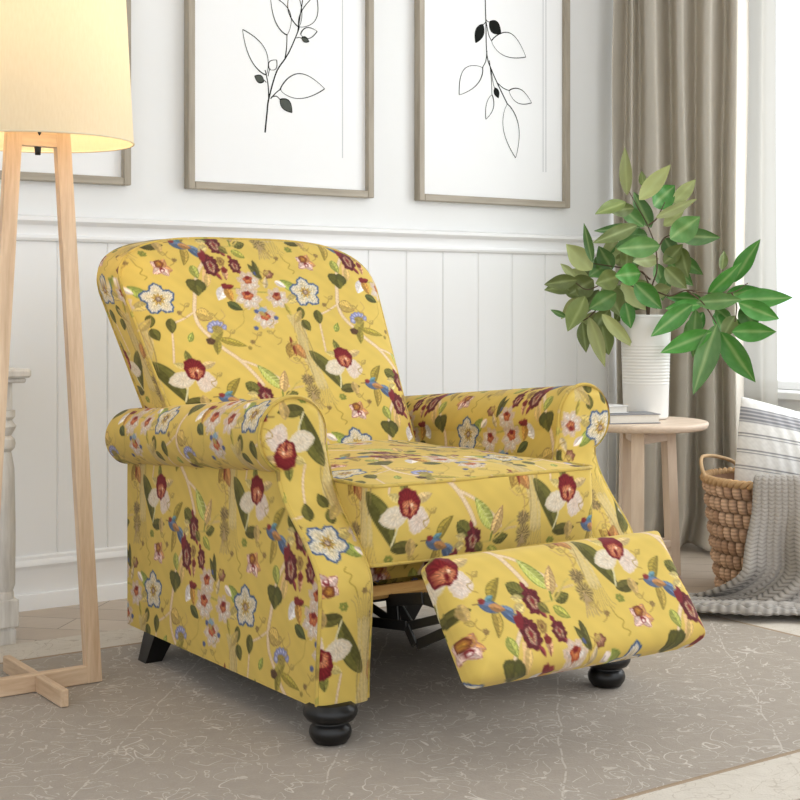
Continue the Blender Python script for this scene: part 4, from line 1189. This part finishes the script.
# vase and branches
VP = np.array([TXc, TYc, 0]) + rt_ * 0.026 + fw_ * 0.065
vz = TZ + 0.0005
D0 = VP[0] * ST + VP[1] * CT
m = MB()
pf = [(0.058, 0.0), (0.067, 0.002), (0.070, 0.008)]
for k in range(200):
    z = 0.010 + 0.31 * k / 199
    r = 0.070 + 0.009 * (z / 0.32)
    if 0.11 < z < 0.235: r += 0.0007 * math.sin((z - 0.11) * 2 * math.pi / 0.0100)
    pf.append((r, z))
r1 = pf[-1][0]
pf += [(r1 + 0.002, 0.323), (r1 + 0.001, 0.328), (r1 - 0.004, 0.329), (r1 - 0.008, 0.322), (r1 - 0.014, 0.12), (0.03, 0.10)]
m.lathe(pf, (VP[0], VP[1], vz), 64, caps=True)
vase = m.build('vase', M['vase'])
tag(vase, 'tall white ribbed ceramic vase on the round side table', 'vase')
plant = thing('leafy_branches', (VP[0], VP[1], vz + 0.12), 'green leafy branches standing in the white ribbed vase', 'plant')
def C5(x, y, dd=0.0):
    return W(540 + x / 3.077, 140 + y / 3.077, D0 + dd)
BR, OL, PA, MG = (64, 128, 44), (110, 124, 66), (168, 176, 116), (84, 126, 62)
def leaf3(b, p0, p1, wid, col, twist, bend=0.12):
    p0, p1 = np.array(p0), np.array(p1)
    d = p1 - p0; L = np.linalg.norm(d); d /= L
    view = np.array([p0[0], p0[1], p0[2] - CAMH]); view /= np.linalg.norm(view)
    sdv = np.cross(d, view); sdv /= np.linalg.norm(sdv); nrm = np.cross(sdv, d)
    sdv, nrm = sdv * math.cos(twist) + nrm * math.sin(twist), nrm * math.cos(twist) - sdv * math.sin(twist)
    t = np.linspace(0, 1, 15); q = np.linspace(-1, 1, 9)
    T, Qq = np.meshgrid(t, q, indexing='ij')
    h = wid / 2 * np.sin(math.pi * T ** 0.85) ** 0.85 * (1 - 0.25 * T ** 4)
    up = bend * L * np.sin(math.pi * T * 0.9) - 0.30 * h * (1 - Qq ** 2) + 0.05 * h * np.sin(T * 14 + Qq * 2)
    P = p0 + T[..., None] * L * d + (Qq * h)[..., None] * sdv + up[..., None] * -nrm
    vein = np.clip(1 - np.abs(Qq) / 0.11, 0, 1) * 0.38 + 0.08 * np.clip(np.cos((T * 10 + np.abs(Qq) * 2.2) * 2 * math.pi) - 0.4, 0, 1)
    c = s2l(np.array(col) / 255.0)[None, None] * np.ones(P.shape)
    c = c * (1 + 0.12 * lnoise(T * 4, Qq * 2))[..., None]
    c = c * (1 - vein[..., None]) + s2l(np.array([186, 200, 138]) / 255.0) * vein[..., None]
    b.grid(P, 0, c)
LV = [(600,490,778,485,56,BR,-.03),(610,500,735,550,50,BR,-.05),(515,480,620,375,46,BR,-.02),(590,440,680,305,46,BR,.02),(560,400,565,340,28,OL,.04),(480,500,620,490,42,MG,-.06),
 (590,590,728,590,56,BR,-.05),(555,590,665,745,64,BR,-.07),(545,565,470,785,62,MG,-.10),(530,590,370,655,50,BR,-.11),(470,505,340,605,56,BR,-.10),(620,510,668,585,52,MG,-.02),
 (480,520,470,670,42,MG,-.03),(290,440,375,520,52,BR,-.10),(310,410,230,418,56,BR,-.11),(600,540,560,612,40,OL,0),(500,560,440,600,44,MG,.02),(540,520,590,560,40,MG,.05),
 (268,170,262,20,36,PA,.02),(305,185,403,75,44,PA,-.02),(318,142,312,95,22,OL,.03),(350,205,415,140,62,BR,.0),(410,195,480,120,40,PA,.03),(355,240,485,180,30,PA,-.04),(380,265,445,215,38,PA,.02),
 (265,190,168,230,40,OL,-.02),(290,210,210,218,38,OL,.02),(300,262,160,318,38,OL,-.04),(310,268,165,280,28,MG,.02),(400,305,492,235,66,MG,-.03),(420,295,555,300,46,MG,.01),(370,325,235,335,58,MG,-.05),
 (365,365,285,375,44,PA,.02),(385,392,452,458,48,OL,-.04),(430,330,458,425,50,OL,.03),(380,380,440,320,46,OL,.04),(265,395,268,320,36,OL,.0),(255,350,195,362,40,PA,.04),
 (160,400,80,320,56,PA,.0),(162,378,135,255,24,MG,-.02),(115,430,12,445,38,OL,-.03),(105,420,62,380,22,PA,.02),(165,430,90,475,60,OL,.02),(138,480,85,590,60,OL,-.04),(82,545,32,522,16,MG,.0),
 (150,545,200,700,42,PA,-.02),(130,560,142,655,36,OL,.03),(190,535,290,640,32,PA,-.06),(190,570,212,662,46,OL,.03),(235,470,150,520,52,MG,-.03),(222,400,180,325,48,MG,.02),(245,420,170,442,52,OL,-.05),
 (262,500,280,580,42,BR,-.06),(250,440,330,525,48,PA,.03),(200,440,252,545,58,OL,.04),(272,480,230,565,46,OL,.05),(235,385,285,345,40,PA,.05),(200,385,150,420,44,MG,.06),(320,470,270,530,44,MG,.05),(170,360,210,420,40,MG,.05),
 (345,470,405,455,38,PA,.05),(330,470,360,520,40,OL,.04),(215,520,160,600,46,OL,.05),(120,480,70,450,30,OL,.04)]
for k in range(34):
    cx_, cy_, ax, ay = ((200, 475, 85, 75), (370, 320, 80, 90), (545, 530, 60, 50))[(0, 0, 1, 1, 2)[k % 5]]
    x0, y0 = cx_ + rng.uniform(-1, 1) * ax, cy_ + rng.uniform(-1, 1) * ay
    an = math.atan2(y0 - cy_ + 25, x0 - cx_) + rng.uniform(-0.6, 0.6); ll = rng.uniform(75, 125)
    LV.append((x0, y0, x0 + ll * math.cos(an), y0 + ll * math.sin(an), rng.uniform(34, 46), (OL, PA, MG, MG, BR)[k % 5], rng.uniform(0.05, 0.12)))
b = MB()
for (x0, y0, x1, y1, wd, c, dd) in LV:
    jit = tuple(np.clip(np.array(c) * rng.uniform(0.88, 1.1), 0, 255))
    tip = dd + rng.uniform(-0.045, 0.03)
    leaf3(b, C5(x0, y0, dd), C5(x1, y1, tip), wd / 3.077 * D0 / FPX * rng.uniform(1.12, 1.3), jit, rng.uniform(-0.45, 0.45), rng.uniform(-0.02, 0.10))
b.build('foliage', M['leafdye'], plant, True, True)
b = MB()
ib = np.array([VP[0], VP[1], vz + 0.13])
for pts in ([(330, 540, 0), (345, 450, 0), (360, 400, 0), (355, 330, 0), (330, 260, 0), (300, 205, 0), (275, 160, .01)],
            [(335, 540, -.01), (350, 470, -.02), (400, 480, -.05), (450, 462, -.06), (500, 470, -.06), (590, 470, -.04), (640, 440, -.03)],
            [(330, 540, .01), (310, 470, .0), (230, 430, 0), (150, 460, 0), (110, 440, -.02)], [(340, 430, 0), (300, 400, .01), (230, 390, .02), (165, 380, .01)],
            [(450, 462, -.06), (500, 500, -.06), (540, 560, -.07), (555, 590, -.07)], [(358, 340, 0), (385, 300, .01), (420, 290, .01)], [(335, 262, 0), (360, 240, 0), (385, 190, .01)],
            [(230, 430, 0), (190, 500, 0), (150, 545, -.01), (120, 560, 0)], [(340, 460, 0), (320, 410, -.05), (300, 400, -.1)], [(590, 470, -.04), (605, 510, -.04), (600, 560, -.04)]):
    q = [C5(*p) for p in pts]
    if pts[0][1] >= 540: q = [ib] + q
    q = spline(np.array(q), 6)
    b.tube(q, np.linspace(0.0032, 0.0014, len(q)), 7)
b.build('stem', M['stem'], plant)

# ------------------------------------------------------------------ basket, blanket, pillow
BC = W(774, 598, 4.20); bx, by = BC[0], BC[1]
bas = thing('wicker_basket', (bx, by, 0), 'woven brown wicker basket with rope handle below the window', 'basket')
BZT, BR0, BR1 = 0.332, 0.160, 0.203
na, nz = 520, 150
a = np.linspace(0, 2 * math.pi, na, endpoint=False); z = np.linspace(0.004, BZT, nz)
A, Z = np.meshgrid(a, z, indexing='ij')
cols, rows = 40, 8
ca_, ra_ = A / (2 * math.pi) * cols, Z / BZT * rows
ri = np.floor(ra_)
cc = ca_ + 0.5 * (ri % 2) + 0.12 * (ra_ - ri)
ph_c, ph_r = cc - np.floor(cc), ra_ - ri
over = np.sin(math.pi * ph_c) ** 0.7 * np.sin(math.pi * ph_r) ** 0.45
fine = 0.0012 * np.sin(ph_r * 2 * math.pi * 4)
Rr = BR0 + (BR1 - BR0) * (Z / BZT) ** 0.8 + 0.017 * over - 0.009 + fine * over
rnd = np.sin(np.floor(cc) * 12.9898 + ri * 78.233) * 43758.5453; rnd = rnd - np.floor(rnd)
ctop, cbot = s2l(np.array([216, 182, 154]) / 255), s2l(np.array([170, 134, 108]) / 255)
colw = (cbot + (ctop - cbot) * (0.25 + 0.75 * rnd)[..., None]) * (1 + 0.16 * np.sin(ph_r * 2 * math.pi * 4 + rnd * 6))[..., None]
colw = colw * (0.22 + 0.78 * np.clip(over * 1.5, 0, 1))[..., None]
P = np.stack([bx + Rr * np.cos(A), by + Rr * np.sin(A), Z], -1)
m = MB(); m.grid(P, 0, np.clip(colw, 0, 1), wrap_u=True)
zi = np.linspace(BZT, 0.012, 20); Ai, Zi = np.meshgrid(a[::8], zi, indexing='ij'); Ri = BR0 + (BR1 - BR0) * (Zi / BZT) ** 0.8 - 0.014
m.grid(np.stack([bx + Ri * np.cos(Ai), by + Ri * np.sin(Ai), Zi], -1), 0, np.broadcast_to(cbot, Ai.shape + (3,)), wrap_u=True)
nb = 65
m.add([(bx + (BR0 - 0.014) * math.cos(t), by + (BR0 - 0.014) * math.sin(t), 0.012) for t in np.linspace(0, 2 * math.pi, nb)[:-1]], [tuple(range(nb - 1))], 0, cbot)
m.build('basket_body', M['wicker'], bas, True, True)
m = MB()
for ph in (0, math.pi):
    t = np.linspace(0, 2 * math.pi, 400, endpoint=False)
    rr = BR1 - 0.001 + 0.006 * np.cos(30 * t + ph)
    m.tube(np.stack([bx + rr * np.cos(t), by + rr * np.sin(t), BZT + 0.004 + 0.006 * np.sin(30 * t + ph)], -1), 0.0078, 8, closed=True)
m.col = [np.broadcast_to(s2l(np.array([196, 160, 118]) / 255), c.shape) for c in m.col]
m.build('rim', M['wicker'], bas, True, True)
def pol(angcam, r, zz):
    """angle measured in the camera's frame: 0 right, 90 away, 180 left, 270 towards"""
    A = math.radians(angcam); d = rt_ * math.cos(A) + fw_ * math.sin(A)
    return np.array([bx, by, 0]) + d * r + np.array([0, 0, zz])
hp = spline(np.array([pol(186, 0.203, 0.33), pol(184, 0.216, 0.365), pol(178, 0.214, 0.392), pol(172, 0.200, 0.400), pol(150, 0.170, 0.392), pol(120, 0.168, 0.368), pol(110, 0.185, 0.33)]), 10)
m = MB(); m.tube(hp, 0.0055, 8)
m.col = [np.broadcast_to(s2l(np.array([206, 174, 134]) / 255), c.shape) for c in m.col]
m.build('handle', M['wicker'], bas, True, True)

# pillow
pil_c = np.array([bx, by, 0.372]) + rt_ * 0.056 + fw_ * 0.035
pw, phh = 0.355, 0.35
px_ax = (rt_ * math.cos(0.10) + fw_ * math.sin(0.10)); px_ax = px_ax * math.cos(-0.19) + np.array([0, 0, 1.0]) * math.sin(-0.19)
pn = np.cross(px_ax, (0, 0, 1.0)); pn /= np.linalg.norm(pn)
pn = pn - np.array([0, 0, 1.0]) * -0.12; pn -= px_ax * pn.dot(px_ax); pn /= np.linalg.norm(pn)
pz_ax = np.cross(pn, px_ax); pz_ax = pz_ax if pz_ax[2] > 0 else -pz_ax
q = np.linspace(-1, 1, 161); Qx, Qz = np.meshgrid(q, q, indexing='ij')
def pillow_face(sd):
    sx = (1 - 0.07 * (1 - np.abs(Qz)) ** 1.2 * np.abs(Qx)) * (1 - 0.22 * np.clip(-Qz, 0, 1) ** 1.5); sz = 1 - 0.07 * (1 - np.abs(Qx)) ** 1.2 * np.abs(Qz)
    th = 0.075 * ((1 - np.abs(Qx) ** 2.4) * (1 - np.abs(Qz) ** 2.4)) ** 0.6 + 0.0015 * np.sin(Qx * 30 + Qz * 12)* (1 - np.abs(Qx)) 
    P = pil_c + (Qx * sx * pw / 2)[..., None] * px_ax + (Qz * sz * phh / 2)[..., None] * pz_ax + (sd * th)[..., None] * pn
    zcm = (1 - Qz) * 17.5         # cm below the top edge
    base = np.array([236, 234, 230.0]); gr = np.array([116, 116, 124.0]); dk = np.array([92, 92, 98.0])
    c = np.broadcast_to(base, P.shape).copy()
    c *= (1 + 0.03 * lnoise(Qx * 30, Qz * 30))[..., None]
    def band(z0, z1, cc, al):
        mk = (sstep(zcm, z0 - .12, z0 + .12) * (1 - sstep(zcm, z1 - .12, z1 + .12)) * al)[..., None]
        c[:] = c * (1 - mk) + cc * mk
    band(3.0, 7.4, gr, 0.8)
    for k in (3.4, 4.5, 5.6, 6.7): band(k, k + 0.4, base, 0.6)
    for k in (10.6, 15.4, 20.2, 25): band(k, k + 0.35, dk, 0.75); band(k + 0.9, k + 1.15, gr, 0.8)
    return P, s2l(np.clip(c, 0, 255) / 255)
m = MB()
P, c = pillow_face(np.float64(1.0)); m.grid(P, 0, c, flip=False)
P, c = pillow_face(np.float64(-1.0)); m.grid(P, 0, c, flip=True)
pl_ = m.build('throw_pillow', M['pillowcloth'], None, True, True)
tag(pl_, 'white throw pillow with grey stripes standing in the wicker basket', 'pillow')

# blanket
nu, nv = 460, 520
U, V = np.meshgrid(np.linspace(0, 1, nu), np.linspace(0, 1, nv), indexing='ij')
# profile down: inside -> over the rim -> down the side -> along the floor
pr = np.array([(0.150, 0.315), (0.170, 0.345), (0.190, 0.361), (0.213, 0.366), (0.231, 0.356), (0.240, 0.325), (0.246, 0.26), (0.250, 0.16), (0.262, 0.08), (0.285, 0.036), (0.325, 0.026), (0.385, 0.0255), (0.440, 0.025)])
pr = spline(pr, 12)
Lp = np.concatenate([[0], np.cumsum(np.linalg.norm(np.diff(pr, axis=0), axis=1))]); Lp /= Lp[-1]
Rb, Zb = np.interp(V, Lp, pr[:, 0]), np.interp(V, Lp, pr[:, 1])
low = sstep(V, 0.30, 0.80)
a0 = 243 - 2 * sstep(V, 0.3, 0.5) - 50 * sstep(V, 0.57, 0.93)
a1 = 352 + 8 * low
ANG = np.radians(a0 + (a1 - a0) * U)
amp = 0.004 + 0.032 * sstep(V, 0.25, 0.62) * (1 - 0.55 * sstep(V, 0.8, 0.95))
fold = np.sin(U * 2 * math.pi * 3.6 + 0.8 + 1.2 * V) + 0.35 * np.sin(U * 2 * math.pi * 8.3 + 2 * V)
Rb = Rb + amp * (fold + 0.6) * (Zb > 0.0) + 0.03 * sstep(V, 0.9, 1) * np.sin(U * 5 + 0.5)
Zb = Zb + 0.010 * sstep(V, 0.82, 0.95) * (1 - sstep(V, 0.97, 1.0)) * (1 + np.sin(U * 17 + V * 9))
# knit ribs: chevrons
uu = U * 0.62 * 100; vv = V * 0.75 * 100      # cm
colm = 2.4
ci = np.floor(uu / colm); tri = np.abs((uu / colm - ci) - 0.5) * 2
ph = (vv * 1.0 + tri * 1.0 * np.where(ci % 2 > 0, 1, 1)) / 1.35
st_ = (0.5 + 0.5 * np.cos(2 * math.pi * ph))
gap = np.clip(1 - np.abs((uu / colm - ci) - 0.5) * 2, 0, 1) ** 0.35
hgt = 0.0055 * (st_ ** 0.7) * gap
D_ = np.cos(ANG)[..., None] * rt_ + np.sin(ANG)[..., None] * fw_
up = sstep(V, 0.62, 0.85)
P = np.array([bx, by, 0]) + D_ * (Rb + hgt * (1 - up))[..., None]
P[..., 2] += Zb + hgt * (0.3 + 0.7 * up)
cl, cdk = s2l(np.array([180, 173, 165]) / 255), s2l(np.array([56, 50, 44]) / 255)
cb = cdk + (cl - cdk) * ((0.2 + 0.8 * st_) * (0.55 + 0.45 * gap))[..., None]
hem = (V > 0.965)[..., None]
cb = np.where(hem, s2l(np.array([176, 170, 163]) / 255) * (0.8 + 0.2 * np.cos(uu * 6))[..., None], cb)
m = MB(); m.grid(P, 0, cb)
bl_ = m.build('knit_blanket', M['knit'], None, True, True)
sm = bl_.modifiers.new('thick', 'SOLIDIFY'); sm.thickness = 0.006; sm.offset = -1
tag(bl_, 'chunky grey knit blanket draped over the basket rim onto the floor', 'blanket')
